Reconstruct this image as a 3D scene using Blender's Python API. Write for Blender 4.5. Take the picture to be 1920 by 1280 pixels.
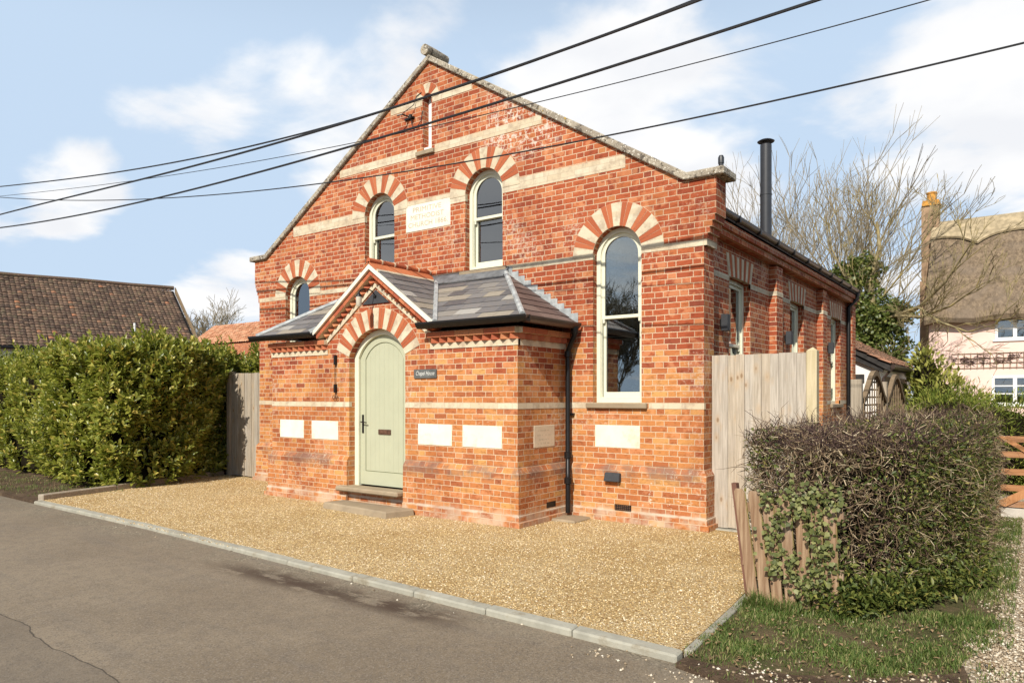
import bpy, bmesh, math, random
import numpy as np
from mathutils import Vector, Matrix
from mathutils.geometry import tessellate_polygon
for o in list(bpy.data.objects): bpy.data.objects.remove(o)
S = bpy.context.scene; COL = S.collection
R = math.radians; PI = math.pi
rnd = random.Random(7)

# ------------------------------------------------------------------ camera, sky, sun, exposure
cam = bpy.data.cameras.new('camera'); cam_o = bpy.data.objects.new('camera', cam); COL.objects.link(cam_o)
CAM = Vector((12.44, -8.50, 1.66)); CF = 1335.0
cam_o.location = CAM
cam_o.rotation_euler = (R(90), 0, math.atan2(0.5896, 0.8076))
cam.sensor_width = 36; cam.lens = CF/1920*36; cam.shift_y = 103/1920; cam.clip_end = 5000
S.camera = cam_o
SUN = Vector((0.235, -1.0, 0.82)).normalized()          # towards the sun
W = bpy.data.worlds.new('World'); S.world = W; W.use_nodes = True
def build_world():
    nt = W.node_tree; nt.nodes.clear(); L = nt.links
    out = nt.nodes.new('ShaderNodeOutputWorld'); bg = nt.nodes.new('ShaderNodeBackground')
    sky = nt.nodes.new('ShaderNodeTexSky'); sky.sky_type = 'NISHITA'; sky.sun_disc = False
    sky.sun_elevation = math.asin(SUN.z); sky.sun_rotation = math.atan2(SUN.x, SUN.y)
    sky.air_density = 1.0; sky.dust_density = 1.5; sky.ozone_density = 1.0
    tc = nt.nodes.new('ShaderNodeTexCoord')
    sep = nt.nodes.new('ShaderNodeSeparateXYZ'); L.new(tc.outputs['Generated'], sep.inputs[0])
    # project the direction on a cloud deck
    add = nt.nodes.new('ShaderNodeMath'); add.operation = 'ADD'; add.inputs[1].default_value = 0.22; L.new(sep.outputs[2], add.inputs[0])
    vm = nt.nodes.new('ShaderNodeVectorMath'); vm.operation = 'DIVIDE'
    cmb = nt.nodes.new('ShaderNodeCombineXYZ')
    for i in range(3): L.new(add.outputs[0], cmb.inputs[i])
    L.new(tc.outputs['Generated'], vm.inputs[0]); L.new(cmb.outputs[0], vm.inputs[1])
    mp = nt.nodes.new('ShaderNodeMapping'); mp.inputs['Location'].default_value = (CLOUD_OFF); mp.inputs['Scale'].default_value = (1, 1, 1.6); L.new(vm.outputs[0], mp.inputs[0])
    n1 = nt.nodes.new('ShaderNodeTexNoise'); n1.inputs['Scale'].default_value = 2.1; n1.inputs['Detail'].default_value = 7; n1.inputs['Roughness'].default_value = .52; n1.inputs['Distortion'].default_value = .25
    L.new(mp.outputs[0], n1.inputs['Vector'])
    # broad banks of cloud: gentle bias of the noise around a few directions
    acc = None
    for d, wd, am in CLOUDS:
        dd = Vector(d).normalized(); dot = nt.nodes.new('ShaderNodeVectorMath'); dot.operation = 'DOT_PRODUCT'; L.new(tc.outputs['Generated'], dot.inputs[0]); dot.inputs[1].default_value = dd
        mr = nt.nodes.new('ShaderNodeMapRange'); mr.interpolation_type = 'SMOOTHSTEP'; L.new(dot.outputs['Value'], mr.inputs[0])
        mr.inputs[1].default_value = math.cos(R(wd)); mr.inputs[2].default_value = 1.0; mr.inputs[3].default_value = 0; mr.inputs[4].default_value = am
        if acc is None: acc = mr.outputs[0]
        else:
            a_ = nt.nodes.new('ShaderNodeMath'); a_.operation = 'ADD'; L.new(acc, a_.inputs[0]); L.new(mr.outputs[0], a_.inputs[1]); acc = a_.outputs[0]
    nb = nt.nodes.new('ShaderNodeMath'); nb.operation = 'ADD'; L.new(n1.outputs[0], nb.inputs[0]); L.new(acc, nb.inputs[1])
    r1 = nt.nodes.new('ShaderNodeValToRGB'); r1.color_ramp.elements[0].position = .52; r1.color_ramp.elements[1].position = .685
    r1.color_ramp.interpolation = 'EASE'
    L.new(nb.outputs[0], r1.inputs[0])
    # shading inside clouds
    n2 = nt.nodes.new('ShaderNodeTexNoise'); n2.inputs['Scale'].default_value = 3.4; n2.inputs['Detail'].default_value = 5
    L.new(mp.outputs[0], n2.inputs['Vector'])
    r2 = nt.nodes.new('ShaderNodeValToRGB')
    r2.color_ramp.elements[0].position = .35; r2.color_ramp.elements[0].color = (9.4, 9.5, 9.8, 1)
    r2.color_ramp.elements[1].position = .62; r2.color_ramp.elements[1].color = (11.0, 10.9, 10.8, 1)
    L.new(n2.outputs[0], r2.inputs[0])
    # thin high veil over the blue
    veil = nt.nodes.new('ShaderNodeMix'); veil.data_type = 'RGBA'; ve = nt.nodes.new('ShaderNodeMapRange'); ve.interpolation_type = 'SMOOTHSTEP'; L.new(sep.outputs[2], ve.inputs[0]); ve.inputs[1].default_value = .40; ve.inputs[2].default_value = .75; ve.inputs[3].default_value = .92; ve.inputs[4].default_value = .05; L.new(ve.outputs[0], veil.inputs[0])
    L.new(sky.outputs[0], veil.inputs[6]); veil.inputs[7].default_value = (6.3, 7.9, 9.9, 1)
    mx = nt.nodes.new('ShaderNodeMix'); mx.data_type = 'RGBA'
    mm = nt.nodes.new('ShaderNodeMath'); mm.operation = 'MULTIPLY'; mm.inputs[1].default_value = .95
    L.new(r1.outputs[0], mm.inputs[0]); L.new(mm.outputs[0], mx.inputs[0])
    L.new(veil.outputs[2], mx.inputs[6]); L.new(r2.outputs[0], mx.inputs[7])
    L.new(mx.outputs[2], bg.inputs[0]); bg.inputs[1].default_value = 0.088
    L.new(bg.outputs[0], out.inputs[0])
CLOUD_OFF = (3.1, 1.7, 0.4)
CLOUDS = [((0, .0, 1), 62, -.30), ((-.86, .33, .42), 12, -.12), ((-.76, .58, .30), 7, -.10), ((-.679, .63, .36), 8, .16), ((-.72, .58, .38), 6, .05), ((-.42, .82, .34), 14, .22), ((-.892, .372, .245), 4.5, .26), ((-.08, .956, .25), 11, .20), ((-.03, .93, .39), 7, .2), ((-.62, .64, .47), 6, .14), ((-.84, .53, .11), 7, .12), ((-.66, -.72, .34), 17, .30), ((-.3, -.9, .3), 20, .15)]
build_world()
sl = bpy.data.lights.new('sun', 'SUN'); sl.energy = 5.0; sl.angle = R(0.5); sl.color = (1, .94, .84)
so = bpy.data.objects.new('sun', sl); COL.objects.link(so); so.rotation_euler = SUN.to_track_quat('Z', 'Y').to_euler()
S.view_settings.view_transform = 'Standard'; S.view_settings.look = 'None'; S.view_settings.gamma = 1
S.view_settings.exposure = 0.14
S.cycles.max_bounces = 6; S.cycles.transparent_max_bounces = 8; S.cycles.caustics_reflective = False; S.cycles.caustics_refractive = False

# ------------------------------------------------------------------ camera maths used only to measure, never to place by pixel at run time
# ------------------------------------------------------------------ materials
class NT:
    def __init__(s, name):
        s.m = bpy.data.materials.new(name); s.m.use_nodes = True; s.t = s.m.node_tree
        s.b = s.t.nodes['Principled BSDF']; s.b.inputs['Specular IOR Level'].default_value = .3
    def n(s, typ, **k):
        nd = s.t.nodes.new(typ)
        for a, v in k.items(): setattr(nd, a, v)
        return nd
    def put(s, sock, v):
        if isinstance(v, bpy.types.NodeSocket): s.t.links.new(v, sock)
        elif isinstance(v, (int, float)) and sock.type == 'RGBA': sock.default_value = (v, v, v, 1)
        elif isinstance(v, tuple) and sock.type == 'RGBA' and len(v) == 3: sock.default_value = (*v, 1)
        else: sock.default_value = v
    def M(s, op, a, b=0.0, c=0.0, clamp=False):
        nd = s.n('ShaderNodeMath', operation=op, use_clamp=clamp)
        s.put(nd.inputs[0], a); s.put(nd.inputs[1], b); s.put(nd.inputs[2], c); return nd.outputs[0]
    def smooth(s, v, a, b, lo=0.0, hi=1.0):
        nd = s.n('ShaderNodeMapRange', interpolation_type='SMOOTHSTEP')
        for i, q in enumerate((v, a, b, lo, hi)): s.put(nd.inputs[i], q)
        return nd.outputs[0]
    def pos(s): return s.n('ShaderNodeNewGeometry').outputs['Position']
    def obj(s): return s.n('ShaderNodeTexCoord').outputs['Object']
    def sep(s, v):
        nd = s.n('ShaderNodeSeparateXYZ'); s.put(nd.inputs[0], v); return nd.outputs
    def comb(s, x, y, z):
        nd = s.n('ShaderNodeCombineXYZ'); s.put(nd.inputs[0], x); s.put(nd.inputs[1], y); s.put(nd.inputs[2], z); return nd.outputs[0]
    def scale(s, v, sc):
        nd = s.n('ShaderNodeVectorMath', operation='MULTIPLY'); s.put(nd.inputs[0], v); nd.inputs[1].default_value = sc; return nd.outputs[0]
    def noise(s, v, sc, det=4, rough=.5, dist=0, col=False):
        nd = s.n('ShaderNodeTexNoise'); s.put(nd.inputs['Vector'], v)
        for k, q in (('Scale', sc), ('Detail', det), ('Roughness', rough), ('Distortion', dist)): nd.inputs[k].default_value = q
        return nd.outputs[1 if col else 0]
    def white(s, v, col=False):
        nd = s.n('ShaderNodeTexWhiteNoise', noise_dimensions='3D'); s.put(nd.inputs[0], v); return nd.outputs[1 if col else 0]
    def vor(s, v, sc, feat='F1', out=0, rand=1):
        nd = s.n('ShaderNodeTexVoronoi', feature=feat); s.put(nd.inputs['Vector'], v); nd.inputs['Scale'].default_value = sc
        nd.inputs['Randomness'].default_value = rand; return nd.outputs[out]
    def ramp(s, f, els, interp='LINEAR'):
        nd = s.n('ShaderNodeValToRGB'); cr = nd.color_ramp; cr.interpolation = interp
        while len(cr.elements) < len(els): cr.elements.new(.5)
        for e, (p, c) in zip(cr.elements, els): e.position = p; e.color = (*c, 1)
        s.put(nd.inputs[0], f); return nd.outputs[0]
    def mix(s, f, a, b, typ='MIX'):
        nd = s.n('ShaderNodeMix', data_type='RGBA', blend_type=typ); s.put(nd.inputs[0], f); s.put(nd.inputs[6], a); s.put(nd.inputs[7], b); return nd.outputs[2]
    def island(s): return s.n('ShaderNodeNewGeometry').outputs['Random Per Island']
    def bump(s, h, strength=.3, dist=.01):
        nd = s.n('ShaderNodeBump'); nd.inputs['Strength'].default_value = strength; nd.inputs['Distance'].default_value = dist
        s.put(nd.inputs['Height'], h); s.t.links.new(nd.outputs[0], s.b.inputs['Normal'])
    def fin(s, col, rough=.8, spec=None, metal=0):
        s.put(s.b.inputs['Base Color'], col); s.put(s.b.inputs['Roughness'], rough); s.b.inputs['Metallic'].default_value = metal
        if spec is not None: s.b.inputs['Specular IOR Level'].default_value = spec
        return s.m

def brick_mat(name='red_brick', cols=None, low=True, bondL=.34, course=.075, mort=(.58, .43, .285), stains=True):
    n = NT(name)
    P = n.pos(); nr = n.n('ShaderNodeNewGeometry').outputs['True Normal']
    wob = n.noise(P, 5, 2, col=True)
    ws = n.n('ShaderNodeVectorMath', operation='MULTIPLY_ADD'); n.put(ws.inputs[0], wob); ws.inputs[1].default_value = (.018, .018, .012); n.put(ws.inputs[2], P)
    x, y, z = n.sep(ws.outputs[0])
    ax = n.M('GREATER_THAN', n.M('ABSOLUTE', n.sep(nr)[0]), .6)
    h = n.M('ADD', n.M('MULTIPLY', y, ax), n.M('MULTIPLY', x, n.M('SUBTRACT', 1.0, ax)))
    zr = n.M('DIVIDE', n.M('SUBTRACT', z, .0075), course)
    row = n.M('FLOOR', zr); fz = n.M('FRACT', zr)
    odd = n.M('MULTIPLY', n.M('MODULO', n.M('ADD', row, 1000), 2), .5)
    rj = n.M('MULTIPLY', n.white(n.comb(row, 3.3, 1.1)), .10)
    hh = n.M('ADD', n.M('ADD', n.M('DIVIDE', h, bondL), odd), rj)
    k = n.M('FLOOR', hh); fu = n.M('FRACT', hh)
    isH = n.M('GREATER_THAN', fu, .662)
    lu = n.M('SUBTRACT', fu, n.M('MULTIPLY', isH, .662))
    wd = n.M('SUBTRACT', .662, n.M('MULTIPLY', isH, .324))
    du = n.M('MULTIPLY', n.M('MINIMUM', lu, n.M('SUBTRACT', wd, lu)), bondL)
    dz = n.M('MULTIPLY', n.M('MINIMUM', fz, n.M('SUBTRACT', 1.0, fz)), course)
    d = n.M('MINIMUM', du, dz)
    rough = n.M('MULTIPLY', n.M('SUBTRACT', n.noise(P, 48, 4, .65), .5), .011)
    mortar = n.smooth(n.M('ADD', d, rough), .0034, .0070, 1.0, 0.0)
    idv = n.comb(n.M('ADD', n.M('MULTIPLY', k, 2), isH), row, ax)
    rv = n.white(idv); rc = n.sep(n.white(idv, True))
    cols = cols or [(0, (.24, .062, .034)), (.12, (.31, .072, .033)), (.35, (.37, .085, .034)), (.7, (.415, .102, .039)), (.95, (.44, .128, .048)), (1, (.46, .18, .07))]
    base = n.ramp(rv, cols)
    if low:
        lowc = n.ramp(rv, [(0, (.36, .115, .045)), (.2, (.44, .15, .052)), (.5, (.50, .19, .062)), (.85, (.545, .24, .078)), (1, (.60, .32, .11))])
        lf = n.smooth(n.M('ADD', z, n.M('MULTIPLY', n.noise(P, .7, 2), 1.0)), 3.3, 1.75)
        lf = n.smooth(n.M('ADD', lf, n.M('MULTIPLY', n.M('SUBTRACT', rc[0], .5), .6)), .15, .70)
        base = n.mix(lf, base, lowc)
    # burnt ends and blotches inside each brick
    bl = n.noise(n.scale(P, (1, 1, 2.2)), 13, 4, .6)
    base = n.mix(n.smooth(bl, .48, .70, 0, .75), base, n.mix(.5, base, (.13, .05, .035), 'MULTIPLY'))
    base = n.mix(n.smooth(n.M('MULTIPLY', n.noise(P, 9, 3), n.M('ADD', rc[1], .35)), .5, .66, 0, .5), base, (.66, .30, .14))
    base = n.mix(n.smooth(n.noise(P, 130, 2), .45, .75, 0, .28), base, (.20, .08, .05))
    mc = n.mix(n.smooth(n.noise(P, 1.3, 3), .5, .75, 0, .5), mort, (.44, .31, .20))
    mc = n.mix(n.smooth(n.noise(P, 40, 2), .5, .8, 0, .5), mc, (.38, .27, .18))
    col = n.mix(mortar, base, mc)
    if stains:
        # weathered plinth: dark lichen line at the chamfer, pale salts near the ground
        pz = n.sep(P)[2]
        band = n.M('MULTIPLY', n.smooth(pz, .50, .68), n.smooth(pz, .80, .72))
        band = n.M('MULTIPLY', band, n.smooth(n.noise(P, 2.3, 5, .65), .40, .60, 0, .75))
        col = n.mix(band, col, (.20, .13, .10))
        grd = n.M('MULTIPLY', n.smooth(pz, .26, .10), n.smooth(n.noise(P, 5, 4, .6), .38, .62, 0, .7))
        col = n.mix(grd, col, (.55, .44, .32))
        ln_ = n.M('MULTIPLY', n.M('MULTIPLY', n.smooth(pz, .125, .14), n.smooth(pz, .175, .16)), n.smooth(n.noise(P, 4, 4), .35, .6, 0, .8)); col = n.mix(ln_, col, (.60, .52, .42))
        wt = n.smooth(n.noise(P, 14, 5, .75), .60, .68, 0, .8)
        dx_ = n.M('SUBTRACT', n.sep(P)[0], 6.45); dz_ = n.M('SUBTRACT', pz, 5.62); rr_ = n.M('ADD', n.M('MULTIPLY', dx_, dx_), n.M('MULTIPLY', n.M('MULTIPLY', dz_, dz_), 2.2))
        wt = n.M('MAXIMUM', wt, n.M('MULTIPLY', n.smooth(rr_, 1.0, .1), n.smooth(n.noise(P, 11, 5, .7), .5, .6, 0, .75)))
        wz = n.smooth(n.M('ADD', n.smooth(rr_, 1.0, .3), n.M('ADD', n.M('MULTIPLY', n.smooth(n.sep(P)[0], 7.4, 9.0), n.smooth(pz, .85, .6)), n.M('MULTIPLY', n.smooth(pz, 4.0, 4.35), n.smooth(n.sep(P)[0], 8.2, 8.9)))), .2, .9)
        col = n.mix(n.M('MULTIPLY', wt, wz), col, (.70, .64, .55))
        ef = n.smooth(n.M('MULTIPLY', n.noise(P, .9, 3), n.noise(P, 22, 4, .7)), .31, .40, 0, .42)
        col = n.mix(ef, col, (.66, .55, .43))
        sh = n.smooth(n.noise(n.scale(P, (1, 1, .45)), .9, 6, .68), .44, .64, 0, .85)
        col = n.mix(sh, col, n.mix(.6, col, (.58, .42, .38), 'MULTIPLY'))
    n.bump(n.M('ADD', n.M('MULTIPLY', n.M('SUBTRACT', 1.0, mortar), .7), n.M('MULTIPLY', n.noise(P, 70, 4), .5)), .55, .006)
    return n.fin(col, .86, .2)

def cream_mat(name='gault_brick', joint=.23, col=(.545, .46, .325), vert=0):
    n = NT(name); P = n.pos(); x, y, z = n.sep(P)
    nr = n.n('ShaderNodeNewGeometry').outputs['True Normal']; ax = n.M('GREATER_THAN', n.M('ABSOLUTE', n.sep(nr)[0]), .6)
    h = n.M('ADD', n.M('MULTIPLY', y, ax), n.M('MULTIPLY', x, n.M('SUBTRACT', 1.0, ax)))
    row = n.M('FLOOR', n.M('DIVIDE', z, .075)); fr = n.M('FRACT', n.M('DIVIDE', z, .075))
    hh = n.M('ADD', n.M('DIVIDE', h, joint), n.M('MULTIPLY', n.white(n.comb(row, 1, 2)), 1.0))
    f = n.M('FRACT', hh); dj = n.M('MULTIPLY', n.M('MINIMUM', f, n.M('SUBTRACT', 1.0, f)), joint)
    dz = n.M('MULTIPLY', n.M('MINIMUM', fr, n.M('SUBTRACT', 1.0, fr)), .075)
    ln = n.smooth(n.M('MINIMUM', dj, dz), .0015, .004, 1, 0)
    idr = n.white(n.comb(n.M('FLOOR', hh), row, 5))
    c = n.mix(idr, n.mix(.25, col, (.60, .44, .26)), n.mix(.35, col, (.78, .72, .56)))
    c = n.mix(n.smooth(n.noise(P, 6, 5, .65), .44, .66, 0, .7), c, (.36, .28, .20))
    c = n.mix(n.M('MULTIPLY', ln, .65 if joint < 1 else 0.0), c, (.36, .28, .2))
    c = n.mix(n.smooth(n.noise(n.scale(P, (3, 3, .6)), 14, 3), .5, .75, 0, .25), c, (.5, .42, .32))
    n.bump(n.noise(P, 90, 3), .25, .004)
    return n.fin(c, .85, .2)

def plain(name, col, rough=.6, spec=.3, metal=0, var=.12, sc=8, dirt=None, bump=0):
    n = NT(name); P = n.pos()
    c = n.mix(n.smooth(n.noise(P, sc, 5, .6), .3, .7), tuple(v*(1-var) for v in col), tuple(min(1, v*(1+var)) for v in col))
    if dirt: c = n.mix(n.smooth(n.noise(P, sc*.5, 6, .7), .5, .68, 0, dirt[1]), c, dirt[0])
    if bump: n.bump(n.noise(P, 60, 4), bump, .004)
    return n.fin(c, rough, spec, metal)

def island_mat(name, cols, rough=.6, spec=.3, grain=None, bump=0, patch=None, sub=0):
    n = NT(name); P = n.pos()
    c = n.ramp(n.island(), cols)
    if grain: c = n.mix(n.smooth(n.noise(n.scale(P, grain[0]), grain[1], 5, .65), .42, .7, 0, grain[2]), c, grain[3])
    if patch: c = n.mix(n.smooth(n.noise(P, patch[0], 5, .7), patch[1], patch[1]+.12, 0, patch[2]), c, patch[3])
    if bump: n.bump(n.noise(P, 70, 4), bump, .004)
    m = n.fin(c, rough, spec)
    if sub:
        tr = n.n('ShaderNodeBsdfTranslucent'); n.put(tr.inputs[0], n.mix(.5, c, (.35, .42, .05)))
        ms = n.n('ShaderNodeMixShader'); ms.inputs[0].default_value = sub
        out = n.t.nodes['Material Output']; n.t.links.new(n.b.outputs[0], ms.inputs[1]); n.t.links.new(tr.outputs[0], ms.inputs[2]); n.t.links.new(ms.outputs[0], out.inputs[0])
    return m

def wood_mat(name, a, b, knots=True, grainz=True, rough=.8, board=None):
    n = NT(name); P = n.obj()
    r = n.island()
    off = n.comb(n.M('MULTIPLY', r, 17), n.M('MULTIPLY', r, 31), n.M('MULTIPLY', r, 5))
    v = n.n('ShaderNodeVectorMath', operation='ADD'); n.put(v.inputs[0], P); n.put(v.inputs[1], off); V = v.outputs[0]
    g = n.noise(n.scale(V, (14, 14, .8) if grainz else (.8, 14, 14)), 3.0, 5, .6, .4)
    c = n.mix(n.smooth(g, .3, .72), a, b)
    c = n.mix(n.M('MULTIPLY', n.M('SUBTRACT', r, .5), .9), c, n.mix(1.0, c, (1.25, 1.2, 1.1), 'MULTIPLY'))
    c = n.mix(n.smooth(r, .55, .95, 0, .35), c, n.mix(1.0, c, (.74, .66, .56), 'MULTIPLY'))
    if knots:
        kd = n.vor(n.scale(V, (1, 0, .5) if grainz else (.5, 1, 1)), 6.5)
        c = n.mix(n.smooth(kd, .13, .06, 0, .85), c, (.13, .08, .05))
        c = n.mix(n.smooth(kd, .34, .1, 0, .35), c, (.45, .30, .16))
    c = n.mix(n.smooth(n.noise(V, 1.6, 4), .55, .75, 0, .4), c, (.42, .37, .32))
    n.bump(g, .25, .004)
    return n.fin(c, rough, .2)

def glass_mat():
    n = NT('window_glass'); out = n.t.nodes['Material Output']; n.t.nodes.remove(n.b)
    fr = n.n('ShaderNodeFresnel'); fr.inputs[0].default_value = 1.85
    gl = n.n('ShaderNodeBsdfGlossy'); gl.inputs['Roughness'].default_value = .0; gl.inputs['Color'].default_value = (.93, .97, 1, 1)
    bp = n.n('ShaderNodeBump'); bp.inputs['Strength'].default_value = .02; bp.inputs['Distance'].default_value = .02
    n.put(bp.inputs['Height'], n.noise(n.pos(), 2.2, 2)); n.t.links.new(bp.outputs[0], gl.inputs['Normal'])
    tr = n.n('ShaderNodeBsdfTransparent'); tr.inputs[0].default_value = (.72, .77, .76, 1)
    mx = n.n('ShaderNodeMixShader'); n.put(mx.inputs[0], n.M('MULTIPLY', fr.outputs[0], 2.1, clamp=True))
    n.t.links.new(tr.outputs[0], mx.inputs[1]); n.t.links.new(gl.outputs[0], mx.inputs[2]); n.t.links.new(mx.outputs[0], out.inputs[0])
    return n.m

def coping_mat():
    n = NT('lichen_stone'); P = n.pos()
    c = n.mix(n.smooth(n.noise(P, 3, 4), .35, .65), (.27, .23, .18), (.40, .35, .27))
    c = n.mix(n.smooth(n.noise(P, 13, 5, .75), .53, .58, 0, .9), c, (.09, .075, .06))
    c = n.mix(n.smooth(n.noise(P, 31, 4, .7), .57, .63, 0, .9), c, (.68, .64, .55))
    c = n.mix(n.smooth(n.noise(n.scale(P, (1, 1, 1)), 6.5, 4, .7), .66, .70, 0, .85), c, (.55, .36, .06))
    n.bump(n.noise(P, 40, 5, .7), .8, .012)
    return n.fin(c, .95, .1)

def gravel_mat(name, cols, sc=75, patch=None):
    n = NT(name); P = n.pos(); P2 = n.comb(n.sep(P)[0], n.sep(P)[1], 0.0)
    w = n.n('ShaderNodeVectorMath', operation='MULTIPLY_ADD'); n.put(w.inputs[0], n.noise(P2, sc*.7, 2, col=True)); w.inputs[1].default_value = (.012, .012, 0); n.put(w.inputs[2], P2)
    vc = n.vor(w.outputs[0], sc, out=1); vd = n.vor(w.outputs[0], sc, out=0); ve = n.vor(w.outputs[0], sc, 'DISTANCE_TO_EDGE')
    c = n.ramp(n.sep(vc)[0], cols)
    c = n.mix(n.smooth(ve, .0, .10, .8, 0), c, (.16, .10, .045))
    c = n.mix(n.smooth(n.noise(P2, .6, 5, .65), .42, .62, 0, .6), c, n.mix(1.0, c, (.80, .72, .56), 'MULTIPLY'))
    if patch: c = n.mix(n.smooth(n.noise(P2, patch[0], 5, .7), patch[1], patch[1]+.1, 0, patch[2]), c, patch[3])
    n.bump(n.M('SUBTRACT', 1.0, vd), .9, .012)
    return n.fin(c, .85, .2)

def road_mat():
    n = NT('worn_asphalt'); P = n.pos(); x, y, z = n.sep(P); P2 = n.comb(x, y, 0.0)
    c = n.mix(n.smooth(n.noise(P2, .45, 5, .6), .36, .64), (.195, .152, .102), (.256, .204, .140))
    c = n.mix(n.smooth(n.noise(n.scale(P2, (.35, 2.2, 1)), 1.2, 4, .6), .5, .7, 0, .5), c, (.165, .140, .112))
    c = n.mix(n.smooth(n.noise(P2, 7, 6, .75), .42, .66, 0, .45), c, (.13, .105, .08)); c = n.mix(n.smooth(n.noise(P2, 38, 3, .7), .48, .7, 0, .4), c, (.28, .235, .175))
    sp = n.vor(P2, 110, out=1)
    c = n.mix(n.smooth(n.sep(sp)[0], .5, 1, 0, .42), c, (.33, .28, .22))
    c = n.mix(n.smooth(n.sep(sp)[1], .72, 1, 0, .6), c, (.09, .078, .066))
    # older darker surface in the near corner beyond a long crack
    cx = n.M('ADD', y, n.M('MULTIPLY', x, .064))
    old = n.smooth(n.M('ADD', cx, n.M('MULTIPLY', n.M('SUBTRACT', n.noise(P2, 1.6, 5), .5), .22)), -5.965, -5.985)
    c = n.mix(n.M('MULTIPLY', old, .35), c, (.12, .100, .078))
    cr = n.M('ABSOLUTE', n.M('ADD', n.M('ADD', cx, 5.975), n.M('MULTIPLY', n.M('SUBTRACT', n.noise(P2, 1.6, 5), .5), .22)))
    c = n.mix(n.smooth(cr, .002, .008, .85, 0), c, (.05, .04, .032))
    cr2 = n.M('ABSOLUTE', n.M('ADD', n.M('SUBTRACT', y, n.M('MULTIPLY', x, .55)), n.M('ADD', 9.4, n.M('MULTIPLY', n.M('SUBTRACT', n.noise(P2, 2.2, 5), .5), .5))))
    c = n.mix(n.M('MULTIPLY', n.smooth(cr2, .002, .008, .8, 0), old), c, (.05, .04, .032))
    # damp dark strip of grit beside the kerb
    st = n.M('MULTIPLY', n.smooth(n.M('ABSOLUTE', n.M('ADD', y, 4.42)), .28, .02), n.M('MULTIPLY', n.smooth(x, 5.2, 6.6), n.smooth(x, 9.3, 8.5)))
    st = n.M('MULTIPLY', st, n.smooth(n.noise(n.scale(P2, (.8, 2.4, 1)), 2.6, 5, .65), .38, .50, 0, .95))
    c = n.mix(st, c, (.065, .042, .028))
    gr = n.M('MULTIPLY', n.smooth(y, -4.55, -4.2), n.smooth(n.noise(P2, 3, 5, .7), .42, .62, 0, .8))
    gv = n.vor(P2, 70, out=1)
    c = n.mix(gr, c, n.ramp(n.sep(gv)[0], [(0, (.10, .085, .06)), (.6, (.21, .18, .13)), (1, (.38, .32, .23))]))
    n.bump(n.M('ADD', n.noise(P2, 150, 3), n.M('MULTIPLY', n.sep(sp)[2], .6)), .6, .005)
    return n.fin(c, .85, .25)

def earth_mat(name, a, b, c3, sc=3):
    n = NT(name); P = n.pos()
    c = n.mix(n.smooth(n.noise(P, sc, 6, .65), .4, .6), a, b)
    c = n.mix(n.smooth(n.noise(P, sc*14, 4, .7), .55, .68, 0, .7), c, c3)
    n.bump(n.noise(P, 30, 5, .7), .8, .02)
    return n.fin(c, .95, .1)

def pantile_mat(name, cols, moss=(.16, .14, .08)):
    n = NT(name); P = n.pos()
    c = n.ramp(n.island(), cols)
    c = n.mix(n.smooth(n.noise(P, 4, 5, .7), .5, .66, 0, .5), c, moss)
    c = n.mix(n.smooth(n.noise(P, 22, 3, .7), .62, .68, 0, .8), c, (.45, .42, .34))
    return n.fin(c, .9, .15)

def thatch_mat():
    n = NT('weathered_thatch'); P = n.obj()
    g = n.noise(n.scale(P, (2.6, 2.6, .8)), 3, 7, .8, .3)
    c = n.mix(n.smooth(g, .3, .7), (.095, .07, .048), (.30, .225, .15))
    c = n.mix(n.smooth(n.noise(P, .9, 5, .6), .45, .65, 0, .6), c, (.19, .15, .115))
    n.bump(g, .8, .05)
    return n.fin(c, .95, .05)

M = {}
M['brick'] = brick_mat()
M['brick_far'] = brick_mat('old_brick', stains=False, low=False)
M['cream'] = cream_mat()
M['cream_block'] = cream_mat('cream_voussoir', joint=99, col=(.56, .48, .345))
M['red_block'] = island_mat('red_rubbed_brick', [(0, (.36, .095, .04)), (.5, (.43, .12, .05)), (1, (.48, .16, .07))], .8, .2, grain=((1, 1, 1), 30, .3, (.3, .10, .06)), bump=.2)
M['mortar'] = plain('lime_mortar', (.60, .49, .34), .9, .1, sc=20)
M['stone'] = plain('painted_stone', (.75, .70, .59), .75, .25, var=.08, sc=5, dirt=((.50, .38, .22), .6), bump=.15)
M['stone2'] = plain('carved_stone', (.62, .52, .38), .8, .2, var=.08, sc=7, dirt=((.45, .33, .22), .4), bump=.15)
M['carve'] = plain('carved_lettering', (.44, .37, .26), .9, .1)
M['sill'] = plain('sandstone_sill', (.31, .245, .165), .85, .2, var=.15, sc=6, dirt=((.22, .16, .10), .6), bump=.3)
M['coping'] = coping_mat()
M['paint'] = plain('cream_green_paint', (.70, .69, .54), .38, .4, var=.02, sc=3)
M['door'] = plain('sage_green_paint', (.43, .44, .31), .42, .4, var=.03, sc=3)
M['doorline'] = plain('sage_groove', (.13, .14, .07), .7, .2)
M['white'] = plain('white_paint', (.82, .81, .77), .5, .3, var=.03)
M['black'] = plain('black_iron_paint', (.010, .009, .009), .38, .3, var=.2, sc=12)
M['flue'] = plain('black_flue', (.03, .031, .035), .42, .5, var=.1)
M['brown_gutter'] = plain('brown_gutter', (.05, .032, .024), .35, .5, var=.1)
M['lead'] = plain('grey_lead', (.34, .36, .36), .5, .5, var=.25, sc=9, dirt=((.55, .55, .52), .5))
M['lead_dark'] = plain('dark_lead', (.13, .135, .14), .5, .5, var=.3, sc=9)
M['slate'] = island_mat('mixed_slate', [(0, (.085, .08, .085)), (.22, (.12, .118, .122)), (.5, (.165, .16, .16)), (.75, (.215, .20, .18)), (.93, (.29, .255, .20)), (1, (.38, .38, .37))], .6, .35, grain=((1, 1, 1), 16, .4, (.2, .16, .12)), bump=.2)
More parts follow.
